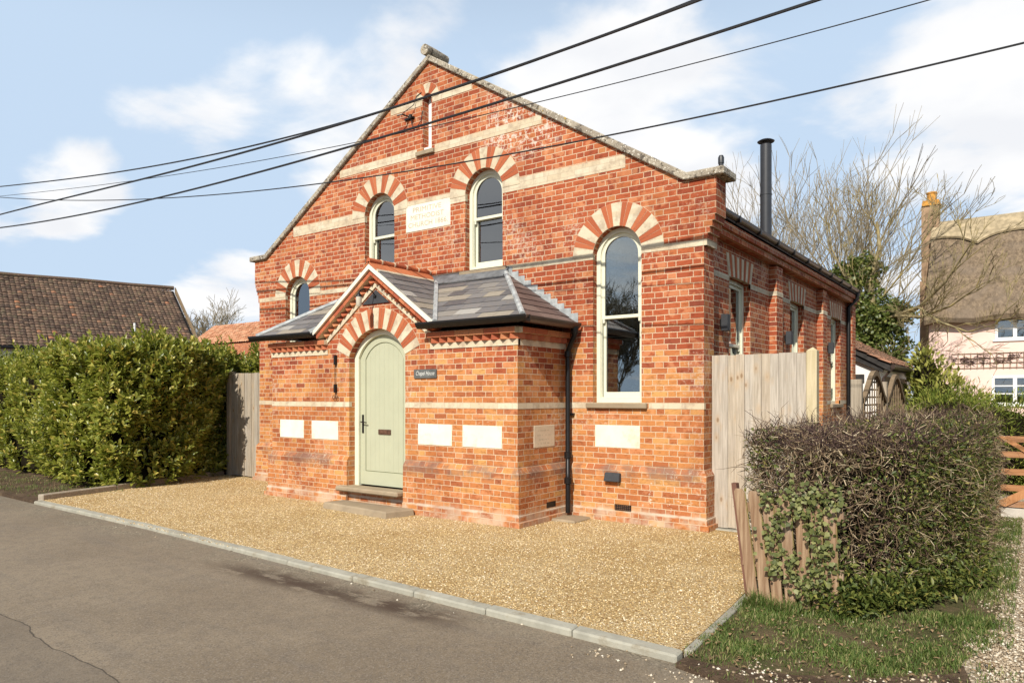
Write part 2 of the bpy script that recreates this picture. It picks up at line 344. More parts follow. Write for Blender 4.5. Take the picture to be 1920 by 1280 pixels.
M['slate_side'] = island_mat('brown_slate', [(0, (.10, .07, .062)), (.5, (.14, .098, .085)), (1, (.19, .14, .12))], .6, .35, grain=((1, 1, 1), 16, .4, (.10, .07, .06)), bump=.2)
M['ridge_tile'] = island_mat('red_ridge_tile', [(0, (.36, .08, .035)), (1, (.50, .14, .055))], .6, .3, grain=((1, 1, 1), 25, .5, (.2, .07, .04)), bump=.3)
M['terracotta'] = island_mat('terracotta', [(0, (.40, .12, .05)), (1, (.56, .19, .08))], .75, .25, grain=((1, 1, 1), 25, .35, (.3, .1, .05)), bump=.3)
M['dentil'] = island_mat('dogtooth_brick', [(0, (.36, .09, .045)), (.6, (.45, .13, .06)), (1, (.52, .22, .10))], .8, .2, grain=((1, 1, 1), 30, .4, (.28, .10, .06)), bump=.3)
M['glass'] = glass_mat()
M['plaster'] = plain('interior_plaster', (.30, .27, .23), .9, .1)
M['inner_floor'] = plain('interior_floor', (.12, .08, .05), .5, .3)
M['slate_sign'] = plain('slate_sign', (.11, .115, .11), .5, .35, var=.2)
M['letter'] = plain('pale_lettering', (.62, .62, .58), .6, .3)
M['plate'] = plain('black_board', (.045, .047, .052), .6, .3)
M['rust'] = plain('rusty_metal', (.10, .05, .03), .7, .3, var=.4, sc=30)
M['gate_wood'] = wood_mat('weathered_softwood', (.34, .295, .24), (.51, .455, .38))
M['gate_wood_grey'] = wood_mat('grey_weathered_board', (.28, .24, .19), (.42, .37, .30))
M['post_wood'] = wood_mat('new_softwood_post', (.48, .42, .27), (.60, .53, .37))
M['picket'] = wood_mat('old_picket_wood', (.20, .115, .065), (.38, .265, .165), knots=True)
M['picket_side'] = plain('dark_picket_edge', (.17, .085, .06), .9, .1)
M['moss'] = plain('moss', (.27, .27, .04), .95, .1, var=.3, sc=20)
M['sleeper'] = wood_mat('grey_sleeper', (.27, .23, .18), (.40, .35, .28), knots=False, grainz=False)
M['gate5'] = wood_mat('orange_brown_gate_timber', (.34, .16, .075), (.46, .25, .13), knots=False, grainz=False)
M['gate5post'] = wood_mat('orange_brown_post', (.42, .19, .08), (.55, .28, .13), knots=False)
M['grey_board'] = plain('grey_timber_board', (.52, .48, .42), .9, .1, var=.1)
M['trellis'] = plain('brown_trellis', (.22, .16, .10), .9, .1, var=.2)
M['gravel'] = gravel_mat('golden_gravel', [(0, (.22, .13, .05)), (.15, (.44, .29, .12)), (.4, (.62, .44, .20)), (.72, (.72, .55, .29)), (.9, (.82, .69, .47)), (1, (.38, .23, .09))], 85)
M['drive'] = gravel_mat('pale_shingle', [(0, (.22, .17, .11)), (.3, (.40, .32, .22)), (.6, (.56, .46, .34)), (1, (.72, .64, .52))], 42, patch=(2.0, .55, .6, (.18, .13, .08)))
M['road'] = road_mat()
M['kerb'] = plain('concrete_kerb', (.34, .325, .265), .85, .2, var=.18, sc=6, dirt=((.20, .165, .11), .8), bump=.35)
M['earth'] = earth_mat('field_ground', (.10, .10, .04), (.17, .14, .07), (.24, .20, .11), .5)
M['soil'] = earth_mat('dark_soil', (.075, .05, .033), (.13, .09, .058), (.22, .15, .09))
M['turf'] = earth_mat('turf_soil', (.07, .07, .028), (.12, .09, .05), (.25, .17, .10))
M['grass'] = island_mat('grass_blades', [(0, (.05, .09, .018)), (.5, (.095, .15, .03)), (.76, (.16, .20, .05)), (.92, (.30, .28, .11)), (1, (.44, .36, .19))], .6, .3, sub=.25)
M['laurel'] = island_mat('laurel_leaf', [(0, (.10, .13, .02)), (.3, (.21, .235, .035)), (.65, (.33, .34, .06)), (.9, (.50, .46, .11)), (1, (.60, .43, .10))], .34, .5, sub=.32)
M['privet'] = island_mat('privet_leaf', [(0, (.035, .055, .014)), (.5, (.085, .11, .022)), (.9, (.16, .17, .04)), (1, (.34, .29, .08))], .48, .3, sub=.18)
M['ivy'] = island_mat('ivy_leaf', [(0, (.06, .075, .022)), (.6, (.13, .145, .045)), (1, (.24, .24, .09))], .5, .3, sub=.1)
M['ivy_tree'] = island_mat('tree_ivy_leaf', [(0, (.05, .075, .015)), (.6, (.11, .14, .03)), (1, (.22, .22, .06))], .45, .4, sub=.2)
M['conifer'] = island_mat('conifer_spray', [(0, (.08, .12, .02)), (.5, (.19, .24, .04)), (1, (.36, .36, .08))], .6, .2, sub=.2)
M['golden'] = island_mat('golden_shrub_leaf', [(0, (.16, .18, .04)), (1, (.42, .40, .10))], .5, .3, sub=.2)
M['twig'] = island_mat('hedge_twig', [(0, (.07, .044, .028)), (.4, (.17, .115, .068)), (.75, (.36, .265, .16)), (1, (.62, .52, .35))], .85, .15)
M['purple_twig'] = island_mat('purple_twig', [(0, (.035, .022, .024)), (.6, (.085, .05, .045)), (1, (.20, .135, .10))], .85, .15)
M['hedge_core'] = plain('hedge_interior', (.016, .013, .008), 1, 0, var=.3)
M['bark'] = plain('lichen_bark', (.27, .22, .12), .95, .1, var=.35, sc=3, dirt=((.42, .33, .08), .6))
M['bark_pale'] = plain('pale_bark', (.32, .27, .19), .95, .1, var=.3, sc=3, dirt=((.42, .34, .12), .5))
M['twigs_far'] = plain('bare_twigs', (.28, .23, .15), .95, .1, var=.25, sc=2)
M['dead_leaf'] = island_mat('dead_leaf', [(0, (.14, .085, .045)), (1, (.36, .24, .13))], .8, .2)
M['tile_brown'] = pantile_mat('brown_pantile', [(0, (.06, .04, .032)), (.4, (.105, .068, .05)), (.97, (.185, .118, .08)), (1, (.34, .15, .08))])
M['tile_orange'] = pantile_mat('orange_pantile', [(0, (.34, .14, .07)), (.5, (.48, .22, .12)), (1, (.58, .32, .19))], (.3, .22, .12))
M['tile_mixed'] = pantile_mat('weathered_pantile', [(0, (.14, .08, .055)), (.5, (.24, .13, .08)), (1, (.40, .20, .12))])
M['tile_dark'] = pantile_mat('dark_roof_tile', [(0, (.06, .045, .04)), (1, (.12, .09, .08))])
M['thatch'] = thatch_mat()
M['thatch_ridge'] = plain('pale_ridge_thatch', (.36, .29, .185), .95, .05, var=.25, sc=5, bump=.5)
M['pink'] = plain('pink_render', (.82, .60, .52), .9, .1, var=.04, sc=1.5)
M['white_render'] = plain('white_render', (.80, .77, .72), .9, .1, var=.04, sc=2)
M['tar'] = plain('tarred_board', (.03, .027, .025), .6, .3, var=.4, sc=6)
M['wire'] = plain('black_cable', (.02, .02, .022), .5, .4)
M['lampglass'] = plain('lamp_glass_jar', (.55, .50, .40), .15, .6, var=.1)
M['cactus'] = plain('pale_cactus', (.50, .42, .24), .8, .2, var=.25, sc=30)
M['pot'] = plain('white_pot', (.75, .73, .68), .4, .4)

# ------------------------------------------------------------------ mesh builder
class MB:
    def __init__(s): s.v = []; s.f = []; s.m = []; s.T = None
    def add(s, vs, fs, mi=0):
        b = len(s.v)
        if s.T: vs = [s.T(*p) for p in vs]
        s.v += [tuple(p) for p in vs]; s.f += [tuple(b+i for i in f) for f in fs]; s.m += [mi]*len(fs); return s
    def box(s, x0, x1, y0, y1, z0, z1, mi=0):
        return s.add([(x0,y0,z0),(x1,y0,z0),(x1,y1,z0),(x0,y1,z0),(x0,y0,z1),(x1,y0,z1),(x1,y1,z1),(x0,y1,z1)],
                     [(0,3,2,1),(4,5,6,7),(0,1,5,4),(1,2,6,5),(2,3,7,6),(3,0,4,7)], mi)
    def hexa(s, a, b, mi=0):     # a, b: two quads (bottom, top)
        return s.add(list(a)+list(b), [(0,3,2,1),(4,5,6,7),(0,1,5,4),(1,2,6,5),(2,3,7,6),(3,0,4,7)], mi)
    def prism(s, poly, d0, d1, ax='y', holes=(), mi=0):
        """poly in (a,z); extruded along depth d0..d1. ax y: (a,d,z); ax x: (d,a,z); ax z: (a,b) -> z"""
        loops = [list(poly)]+[list(h) for h in holes]
        flat = [p for l in loops for p in l]
        tri = tessellate_polygon([[Vector((p[0], p[1], 0)) for p in l] for l in loops])
        def mk(p, d):
            return (p[0], d, p[1]) if ax == 'y' else (d, p[0], p[1]) if ax == 'x' else (p[0], p[1], d)
        n = len(flat); vs = [mk(p, d0) for p in flat]+[mk(p, d1) for p in flat]
        fs = [tuple(t) for t in tri]+[tuple(n+i for i in reversed(t)) for t in tri]
        o = 0
        for l in loops:
            k = len(l)
            for i in range(k):
                j = (i+1) % k; fs.append((o+i, o+j, n+o+j, n+o+i))
            o += k
        return s.add(vs, fs, mi)
    def ring(s, lo, li, d0, d1, ax='y', mi=0):
        def mk(p, d): return (p[0], d, p[1]) if ax == 'y' else (d, p[0], p[1])
        n = len(lo); vs = [mk(p, d0) for p in lo]+[mk(p, d0) for p in li]+[mk(p, d1) for p in lo]+[mk(p, d1) for p in li]
        fs = []
        for i in range(n):
            j = (i+1) % n
            fs += [(i, j, n+j, n+i), (2*n+i, 3*n+i, 3*n+j, 2*n+j), (i, 2*n+i, 2*n+j, j), (n+i, n+j, 3*n+j, 3*n+i)]
        return s.add(vs, fs, mi)
    def tube(s, pts, r, n=8, mi=0, cap=True):
        pts = [Vector(p) for p in pts]; rs = r if isinstance(r, (list, tuple)) else [r]*len(pts)
        vs = []; prev = None
        for i, p in enumerate(pts):
            t = (pts[min(i+1, len(pts)-1)]-pts[max(i-1, 0)]).normalized()
            if prev is None: a = t.orthogonal().normalized()
            else: a = (prev-t*prev.dot(t)); a = a.normalized() if a.length > 1e-6 else t.orthogonal().normalized()
            prev = a; b = t.cross(a)
            for k in range(n):
                an = 2*PI*k/n; vs.append(tuple(p+(a*math.cos(an)+b*math.sin(an))*rs[i]))
        fs = []
        for i in range(len(pts)-1):
            for k in range(n):
                q = (k+1) % n; fs.append((i*n+k, i*n+q, (i+1)*n+q, (i+1)*n+k))
        if cap: fs += [tuple(reversed(range(n))), tuple(range((len(pts)-1)*n, len(pts)*n))]
        return s.add(vs, fs, mi)
    def lathe(s, c, prof, n=16, mi=0):
        vs = []; fs = []
        for r, z in prof:
            for k in range(n): vs.append((c[0]+r*math.cos(2*PI*k/n), c[1]+r*math.sin(2*PI*k/n), c[2]+z))
        for i in range(len(prof)-1):
            for k in range(n):
                q = (k+1) % n; fs.append((i*n+k, i*n+q, (i+1)*n+q, (i+1)*n+k))
        fs += [tuple(reversed(range(n))), tuple(range((len(prof)-1)*n, len(prof)*n))]
        return s.add(vs, fs, mi)
    def build(s, name, mats, parent=None, bevel=0, smooth=False, label=None):
        me = bpy.data.meshes.new(name); me.from_pydata(s.v, [], s.f)
        mats = mats if isinstance(mats, (list, tuple)) else [mats]
        for m in mats: me.materials.append(m)
        me.polygons.foreach_set('material_index', s.m)
        bm = bmesh.new(); bm.from_mesh(me); bmesh.ops.recalc_face_normals(bm, faces=bm.faces)
        if bevel:
            es = [e for e in bm.edges if len(e.link_faces) == 2 and e.calc_face_angle(0) > .5]
            bmesh.ops.bevel(bm, geom=es, offset=bevel, segments=1, affect='EDGES', profile=.5, clamp_overlap=True)
        bm.to_mesh(me); bm.free()
        if smooth:
            me.polygons.foreach_set('use_smooth', [True]*len(me.polygons))
            try: me.set_sharp_from_angle(angle=R(40))
            except Exception: pass
        o = bpy.data.objects.new(name, me); COL.objects.link(o)
        if parent is not None: o.parent = parent
        if label: o['label'] = label
        return o

def tag(o, label, cat, group=None):
    o['label'] = label; o['category'] = cat
    if group: o['group'] = group
    return o
def struct(o): o['kind'] = 'structure'; return o
def stuff(o, label=None, cat=None):
    o['kind'] = 'stuff'
    if label: o['label'] = label
    if cat: o['category'] = cat
    return o
def empty(name, loc, label, cat, group=None):
    o = bpy.data.objects.new(name, None); COL.objects.link(o); o.empty_display_size = .2
    o.location = loc; tag(o, label, cat, group); return o
class Thing:
    """an Empty at the thing's base; parts are given in world coordinates and re-based"""
    def __init__(s, name, loc, label, cat, group=None):
        s.e = empty(name, loc, label, cat, group); s.loc = Vector(loc)
    def part(s, mb, name, mats, parent=None, **k):
        if isinstance(mb, MB):
            mb.v = [(p[0]-s.loc.x, p[1]-s.loc.y, p[2]-s.loc.z) for p in mb.v]
        o = mb.build(name, mats, parent or s.e, **k); return o
def copy_thing(root, loc, rotz=None, label=None):
    r = root.copy(); COL.objects.link(r); r.location = loc
    if rotz is not None: r.rotation_euler.z = rotz
    if label: r['label'] = label
    for ch in list(root.children):
        c = ch.copy(); COL.objects.link(c); c.parent = r
        for g in ch.children:
            d = g.copy(); COL.objects.link(d); d.parent = c
    return r

def np_mesh(name, V, F, mat, parent=None):
    """V (n,3) float array, F (m,k) int array"""
    V = np.asarray(V, np.float32); F = np.asarray(F, np.int32); k = F.shape[1]
    me = bpy.data.meshes.new(name); me.vertices.add(len(V)); me.vertices.foreach_set('co', V.ravel())
    me.loops.add(F.size); me.loops.foreach_set('vertex_index', F.ravel()); me.polygons.add(len(F))
    me.polygons.foreach_set('loop_start', np.arange(0, F.size, k, dtype=np.int32))
    try: me.polygons.foreach_set('loop_total', np.full(len(F), k, np.int32))
    except Exception: pass
    me.materials.append(mat); me.update(calc_edges=True); me.validate()
    o = bpy.data.objects.new(name, me); COL.objects.link(o)
    if parent is not None: o.parent = parent
    return o
def norm(a): return a/np.maximum(np.linalg.norm(a, axis=-1, keepdims=True), 1e-9)
def leaves(P, D, N, L, Wd, fold=.25):
    """leaf quads: P base, D direction, N upper normal, L length, Wd width -> folded lozenge leaves"""
    P = np.asarray(P, float); D = norm(np.asarray(D, float)); S_ = norm(np.cross(D, N)); N2 = np.cross(S_, D)
    L = np.asarray(L)[:, None]; Wd = np.asarray(Wd)[:, None]
    a = P; b = P+D*L*.5+S_*Wd*.5+N2*Wd*fold; c = P+D*L+N2*(-.08)*L; d = P+D*L*.5-S_*Wd*.5+N2*Wd*fold; m = P+D*L*.5
    V = np.stack([a, b, c, d, m], 1).reshape(-1, 3); i = np.arange(len(P))[:, None]*5
    F = np.concatenate([i+np.array([[0, 1, 4]]), i+np.array([[1, 2, 4]]), i+np.array([[2, 3, 4]]), i+np.array([[3, 0, 4]])], 0)
    return V, F
def broad_leaves(P, D, N, L, Wd, fold=.22, tip=.72):
    P = np.asarray(P, float); D = norm(np.asarray(D, float)); S_ = norm(np.cross(D, N)); N2 = np.cross(S_, D); L = np.asarray(L)[:, None]; Wd = np.asarray(Wd)[:, None]
    q = lambda f, w, h: P+D*L*f+S_*Wd*w+N2*(Wd*abs(w)*fold*2+L*h)
    V = np.stack([q(0, 0, 0), q(.32, .40, 0), q(tip, .46, -.03), q(1, 0, -.10), q(tip, -.46, -.03), q(.32, -.40, 0), q(.32, 0, 0), q(tip, 0, -.04)], 1).reshape(-1, 3)
    i = np.arange(len(P))[:, None]*8
    F = np.concatenate([i+np.array([t]) for t in ((0, 1, 6), (6, 1, 2), (6, 2, 7), (7, 2, 3), (0, 6, 5), (6, 4, 5), (6, 7, 4), (7, 3, 4))], 0)
    return V, F
def tubes3(A, B, ra, rb):
    """three-sided sticks from A to B"""
    A = np.asarray(A, float); B = np.asarray(B, float); t = norm(B-A)
    up = np.where(np.abs(t[:, 2:3]) > .9, np.array([[1., 0, 0]]), np.array([[0, 0, 1.]]))
    u = norm(np.cross(t, up)); w = np.cross(t, u); V = []
    for base, r in ((A, ra), (B, rb)):
        r = np.asarray(r)[:, None]
        for k in range(3):
            an = 2*PI*k/3; V.append(base+(u*math.cos(an)+w*math.sin(an))*r)
    V = np.stack(V, 1).reshape(-1, 3); i = np.arange(len(A))[:, None]*6
    F = np.concatenate([i+np.array([[k, (k+1) % 3, 3+(k+1) % 3, 3+k]]) for k in range(3)], 0)
    return V, F

def arch(cx, hw, z0, zs, ins=0, n=18, rise=None):
    """arched outline (anticlockwise from bottom left... ) ; semicircular head unless rise given"""
    h = hw-ins; pts = [(cx-h, z0+ins), (cx+h, z0+ins)]
    if rise is None:
        for i in range(n+1):
            a = PI*i/n; pts.append((cx+h*math.cos(a), zs+h*math.sin(a)))
    else:
        Rr = (hw*hw+rise*rise)/(2*rise); zc = zs+rise-Rr; Ri = Rr-ins; a0 = math.asin(min(1, h/Ri))
        for i in range(n+1):
            a = a0-2*a0*i/n; pts.append((cx+Ri*math.sin(a), zc+Ri*math.cos(a)))
    return pts

# ------------------------------------------------------------------ ground, road, kerb, gravel
mb = MB(); mb.add([(-1500, -1500, -.06), (1500, -1500, -.06), (1500, 1500, -.06), (-1500, 1500, -.06)], [(0, 1, 2, 3)])
struct(mb.build('ground', M['earth']))
KL = [(-60, -2.2), (-14, -3.35), (-5, -3.75), (-.3, -3.86), (3.3, -3.90), (7.4, -4.08), (10.66, -4.20)]
mb = MB(); mb.prism([(-60, -40), (30, -40), (30, -4.9), (13.2, -4.75), (11.6, -4.55), (10.66, -4.28)]+[(x, y) for x, y in reversed(KL)], -.09, -.035, 'z')
struct(mb.build('road', M['road']))
EDGE_L = [(-.3, -3.74), (-.62, -2.45), (-1.0, -1.2), (-1.38, .1)]
mb = MB(); mb.prism([(-.3, -3.78), (3.3, -3.82), (7.4, -4.0), (10.6, -4.12), (10.52, -2.9), (10.47, -2.4), (10.45, .35), (-1.3, .35), (-1.38, .1), (-1.0, -1.2), (-.62, -2.45)], -.05, .004, 'z')
struct(mb.build('gravel_forecourt', M['gravel']))
# loose stones on the forecourt
def gravel_stones():
    rs = np.random.RandomState(3); N = 42000
    X = rs.uniform(-1.2, 10.5, N*2); Y = rs.uniform(-4.0, .0, N*2)
    ok = (Y > -3.84-.03*X) & (X > -.3-(Y+3.74)*.29) & ~((X > 2.0) & (X < 7.2) & (Y > -1.2))
    X = X[ok][:N]; Y = Y[ok][:N]; n = len(X)
    oc = np.array([[1, 0, 0], [0, 1, 0], [-1, 0, 0], [0, -1, 0], [0, 0, 1], [0, 0, -1]], float)
    Fo = np.array([[0, 1, 4], [1, 2, 4], [2, 3, 4], [3, 0, 4], [1, 0, 5], [2, 1, 5], [3, 2, 5], [0, 3, 5]])
    sc = rs.uniform(.004, .0088, (n, 1, 1))*np.stack([rs.uniform(.7, 1.4, n), rs.uniform(.7, 1.3, n), rs.uniform(.5, .9, n)], 1)[:, None, :]
    V = oc[None]*sc; V = V+rs.uniform(-.002, .002, V.shape)
    a = rs.uniform(0, 6.28, n); ca, sa = np.cos(a)[:, None], np.sin(a)[:, None]
    Vx = V[..., 0]*ca-V[..., 1]*sa+X[:, None]; Vy = V[..., 0]*sa+V[..., 1]*ca+Y[:, None]; Vz = V[..., 2]+.006
    V = np.stack([Vx, Vy, Vz], -1).reshape(-1, 3)
    F = (np.arange(n)[:, None, None]*6+Fo[None]).reshape(-1, 3)
    m = island_mat('golden_pebble', [(0, (.26, .14, .055)), (.3, (.54, .37, .16)), (.6, (.70, .53, .27)), (.85, (.80, .67, .42)), (1, (.86, .79, .64))], .8, .25)
    stuff(np_mesh('loose_gravel', V, F, m), 'loose golden pebbles lying on the gravel forecourt', 'gravel')
gravel_stones()
def shingle_stones():
    rs = np.random.RandomState(13); n0 = 16000
    X = np.concatenate([rs.uniform(11.0, 12.9, n0), rs.uniform(12.1, 13.2, n0//2), rs.normal(11.2, .5, 2500), rs.uniform(2, 10.6, 1500)]); Y = np.concatenate([rs.uniform(-4.6, -2.4, n0), rs.uniform(-2.8, 3.4, n0//2), rs.normal(-4.33, .09, 2500), np.zeros(1500)])
    Y[-1500:] = -3.99-.035*(X[-1500:]-5)-np.abs(rs.normal(0, .13, 1500))
    edge = -4.28+.42*(X-10.66)+.18*np.sin(X*7)
    ok = (X > 12.15+.08*np.sin(Y*5)) | ((Y < edge) & (rs.rand(len(X)) < np.where(X < 10.6, .5, .16))) | (rs.rand(len(X)) < .02); X, Y = X[ok], Y[ok]; n = len(X)
    oc = np.array([[1, 0, 0], [0, 1, 0], [-1, 0, 0], [0, -1, 0], [0, 0, 1], [0, 0, -1]], float)
    Fo = np.array([[0, 1, 4], [1, 2, 4], [2, 3, 4], [3, 0, 4], [1, 0, 5], [2, 1, 5], [3, 2, 5], [0, 3, 5]])
    sc = rs.uniform(.004, .013, (n, 1, 1))*np.stack([rs.uniform(.7, 1.4, n), rs.uniform(.7, 1.3, n), rs.uniform(.5, .9, n)], 1)[:, None, :]
    V = oc[None]*sc+rs.uniform(-.002, .002, (n, 6, 3)); zb = np.where(Y < -4.25-.02*(X-10.6), -.034, -.004)[:, None]; zb = np.where((X < 10.6)[:, None], -.034, zb)
    V = np.stack([V[..., 0]+X[:, None], V[..., 1]+Y[:, None], V[..., 2]+zb+.004], -1).reshape(-1, 3)
    F = (np.arange(n)[:, None, None]*6+Fo[None]).reshape(-1, 3)
    m = island_mat('pale_pebble', [(0, (.16, .12, .08)), (.35, (.34, .26, .17)), (.7, (.52, .43, .31)), (1, (.74, .68, .56))], .85, .2)
    stuff(np_mesh('loose_shingle', V, F, m), 'loose pale shingle along the drive and the road margin', 'gravel')
shingle_stones()
def strip(name, pts, w0, w1, z0, z1, mat, seg=0.0, gap=.004, bev=.012, tilt=0):
    """kerb blocks following a polyline; w0 outer (right of travel) offset, w1 inner; returns list of objects"""
    obs = []
    for (a, b) in zip(pts[:-1], pts[1:]):
        a = Vector((*a, 0)); b = Vector((*b, 0)); L = (b-a).length; k = max(1, round(L/seg)) if seg else 1
        t = (b-a)/L; nr = Vector((t.y, -t.x, 0))
        for i in range(k):
            p = a+t*(L*i/k+gap); q = a+t*(L*(i+1)/k-gap); dz = rnd.uniform(-.007, .006); a2_ = rnd.uniform(-.006, .006)
            m = MB(); m.hexa([(*(p+nr*w0).xy, z0), (*(q+nr*w0).xy, z0), (*(q+nr*w1).xy, z0), (*(p+nr*w1).xy, z0)],
                             [(*(p+nr*w0).xy, z1+dz-tilt), (*(q+nr*w0).xy, z1+dz-tilt), (*(q+nr*w1).xy, z1+dz), (*(p+nr*w1).xy, z1+dz)])
            obs.append(m.build(name, mat, bevel=bev))
    return obs
kb = strip('kerb_stone', [(-.3, -3.82), (3.3, -3.86), (7.4, -4.04), (10.62, -4.18)], .05, -.055, -.12, .022, M['kerb'], .915, tilt=.012)
for i, o in enumerate(kb):
    tag(o, 'pale concrete kerb stone laid flush between the asphalt road and the golden gravel', 'kerb', 'kerb stones along the front of the gravel')
for o in strip('edging_stone', [(10.64, -4.10), (10.56, -2.9), (10.50, -2.2), (10.47, .1)], .03, -.03, -.12, .022, M['kerb'], .915, bev=.006):
    tag(o, 'narrow concrete edging strip between gravel forecourt and the grass verge', 'edging', 'edging strips beside the grass')
for o in strip('timber_sleeper', EDGE_L, .0, -.13, -.1, .10, M['sleeper'], 2.4):
    tag(o, 'weathered grey timber edging in front of the laurel hedge', 'edging', 'timber edging below the laurel hedge')
# verge at left and grass at right
mb = MB(); mb.prism([(-60, -2.15), (-14, -3.3), (-5, -3.7), (-.45, -3.8), (-.65, -2.45), (-1.05, -1.2), (-1.5, .3), (-1.5, 8), (-60, 8)], -.055, -.012, 'z')
struct(mb.build('verge_soil', M['soil']))
VERGE = [(10.66, -4.16), (10.85, -4.19), (11.05, -4.11), (11.3, -4.06), (11.5, -3.92), (11.7, -3.84), (11.85, -3.68), (12.05, -3.5), (12.08, -3.2), (12.2, -2.9), (12.17, -2.4), (12.25, -1.8), (12.2, -1), (12.3, 0), (12.25, 1), (12.32, 2), (12.2, 3.6), (10.6, 3.6), (10.56, -2.9)]
mb = MB(); mb.prism(VERGE, -.05, .0, 'z')
struct(mb.build('grass_verge', M['turf']))
mb = MB(); mb.prism([(10.66, -4.26), (11.6, -4.47), (13.2, -4.75), (30, -4.9), (30, 22), (11.0, 22), (11.0, 4.2), (12.1, 3.5), (12.1, -.5), (11.95, -2.5), (11.5, -3.4), (10.68, -4.0)], -.055, -.008, 'z')
struct(mb.build('shingle_drive', M['drive']))

mb = MB(); mb.prism([(10.64, -4.30), (11.1, -4.42), (11.7, -4.5), (12.0, -4.35), (12.2, -4.0), (12.16, -3.6), (12.1, -3.3), (11.9, -3.3), (11.3, -3.8), (10.66, -4.0)], -.05, -.004, 'z')
struct(mb.build('soil_margin', M['soil']))
def in_poly(x, y, poly):
    n = len(poly); ins = np.zeros(x.shape, bool); j = n-1
    for i in range(n):
        xi, yi = poly[i]; xj, yj = poly[j]
        ins ^= ((yi > y) != (yj > y)) & (x < (xj-xi)*(y-yi)/(yj-yi+1e-12)+xi); j = i
    return ins
def grass():
    rs = np.random.RandomState(11); P = []; 
    def patch(x0, x1, y0, y1, n, fn, h0, h1):
        x = rs.uniform(x0, x1, n); y = rs.uniform(y0, y1, n); 
        cl = np.sin(x*5.1+np.sin(y*4))*np.cos(y*6.3+x*2)+.45*np.sin(x*17+y*9)*np.cos(y*15)
        ok = fn(x, y) & (cl > rs.uniform(-1.3, .8, n)); x, y, cl = x[ok], y[ok], cl[ok]
        h = rs.uniform(h0, h1, len(x))*(1+.5*np.clip(cl, -1, 1)); P.append(np.stack([x, y, np.zeros_like(x), h], 1))
    vp = [(a+(a-11.3)*.03, b) for a, b in VERGE]
    patch(10.56, 12.4, -4.3, -2.2, 44000, lambda x, y: in_poly(x, y, vp) & ((y > -4.0+.3*(x-10.6)+.12*np.sin(x*9)) | (rs.rand(len(x)) < .35)), .010, .036)
    patch(10.6, 11.3, -2.9, -2.5, 2600, lambda x, y: x > 0, .04, .10)
    patch(12.0, 12.34, -2.8, 3.4, 9000, lambda x, y: x > 0, .02, .05)
    patch(10.6, 12.5, -4.4, -3.2, 2500, lambda x, y: x > 0, .012, .03)
    patch(-6, -.4, -3.75, -2.4, 5000, lambda x, y: y > -3.7+.1*rs.rand(len(x)), .02, .05)
    Q = np.concatenate(P); n = len(Q); a = rs.uniform(0, 6.28, n); ln = rs.uniform(.1, .9, n)
    d = np.stack([np.cos(a)*ln, np.sin(a)*ln, np.ones(n)], 1); s = np.stack([-np.sin(a), np.cos(a), np.zeros(n)], 1)
    w = rs.uniform(.0015, .0035, n)[:, None]; b = Q[:, :3]; h = Q[:, 3:4]
    V = np.stack([b-s*w, b+s*w, b+d*h*.6+s*w*.8, b+d*h*.6-s*w*.8, b+d*h*np.array([[1.5, 1.5, 1.0]])], 1).reshape(-1, 3)
    i = np.arange(n)[:, None]*5
    F = np.concatenate([i+np.array([[0, 1, 2]]), i+np.array([[0, 2, 3]]), i+np.array([[3, 2, 4]])], 0)
    stuff(np_mesh('grass_tufts', V, F, M['grass']), 'short rough green grass growing on the verges', 'grass')
    # dead leaves on the verges
    n = 550; x = np.concatenate([rs.uniform(10.6, 12.3, 300), rs.uniform(-5, -.6, 250)]); y = np.concatenate([rs.uniform(-4.2, -2.5, 300), rs.uniform(-3.4, -2.4, 250)])
    D = rs.normal(size=(n, 3)); D[:, 2] *= .25
    V, F = leaves(np.stack([x, y, np.full(n, .02)], 1), D, np.tile([[0, 0, 1.]], (n, 1)), rs.uniform(.02, .05, n), rs.uniform(.015, .03, n))
    stuff(np_mesh('fallen_leaves', V, F, M['dead_leaf']), 'dry brown fallen leaves scattered on the verges', 'leaves')
grass()

# ------------------------------------------------------------------ the chapel
WD = 9.17; CXF = WD/2; SL = .62; DEP = 9.35; XS = 9.05
ch = Thing('brick_chapel', (CXF, 0, 0), 'red brick former chapel with cream bands, arched sash windows and slate roofed front porch', 'chapel')
def zc(x): return 7.06-SL*abs(x-CXF)
w1c, w2c, w3c, w4c = 1.20, 3.425, 5.70, 7.965
HW = .362
def facade():
    # sawtooth corbels under the kneelers follow the courses
    right = [(WD, 0), (WD, 3.525), (WD+.035, 3.525), (WD+.035, 3.60)]
    e = .035
    for i in range(4):
        e2 = .045+.03*i; z = 3.60+.075*i; right += [(WD+e2, z), (WD+e2, z+.075)]
    right += [(WD+.155, 3.90), (WD+.155, 4.36), (8.94, 4.36)]
    left = [(WD-x, z) for x, z in reversed(right)]
    poly = right+[(CXF, zc(CXF))]+left
    holes = [list(reversed(arch(c, HW, z0, zs))) for c, z0, zs in ((w1c, 1.575, 3.567), (w2c, 3.6, 4.77), (w3c, 3.6, 4.77), (w4c, 1.575, 3.567))]
    holes.append(list(reversed(arch(4.537, .0925, 5.645, 6.47, n=10))))
    mb = MB(); mb.prism(poly, 0, .34, 'y', holes)
    return ch.part(mb, 'front_wall', M['brick'])
fw = facade()
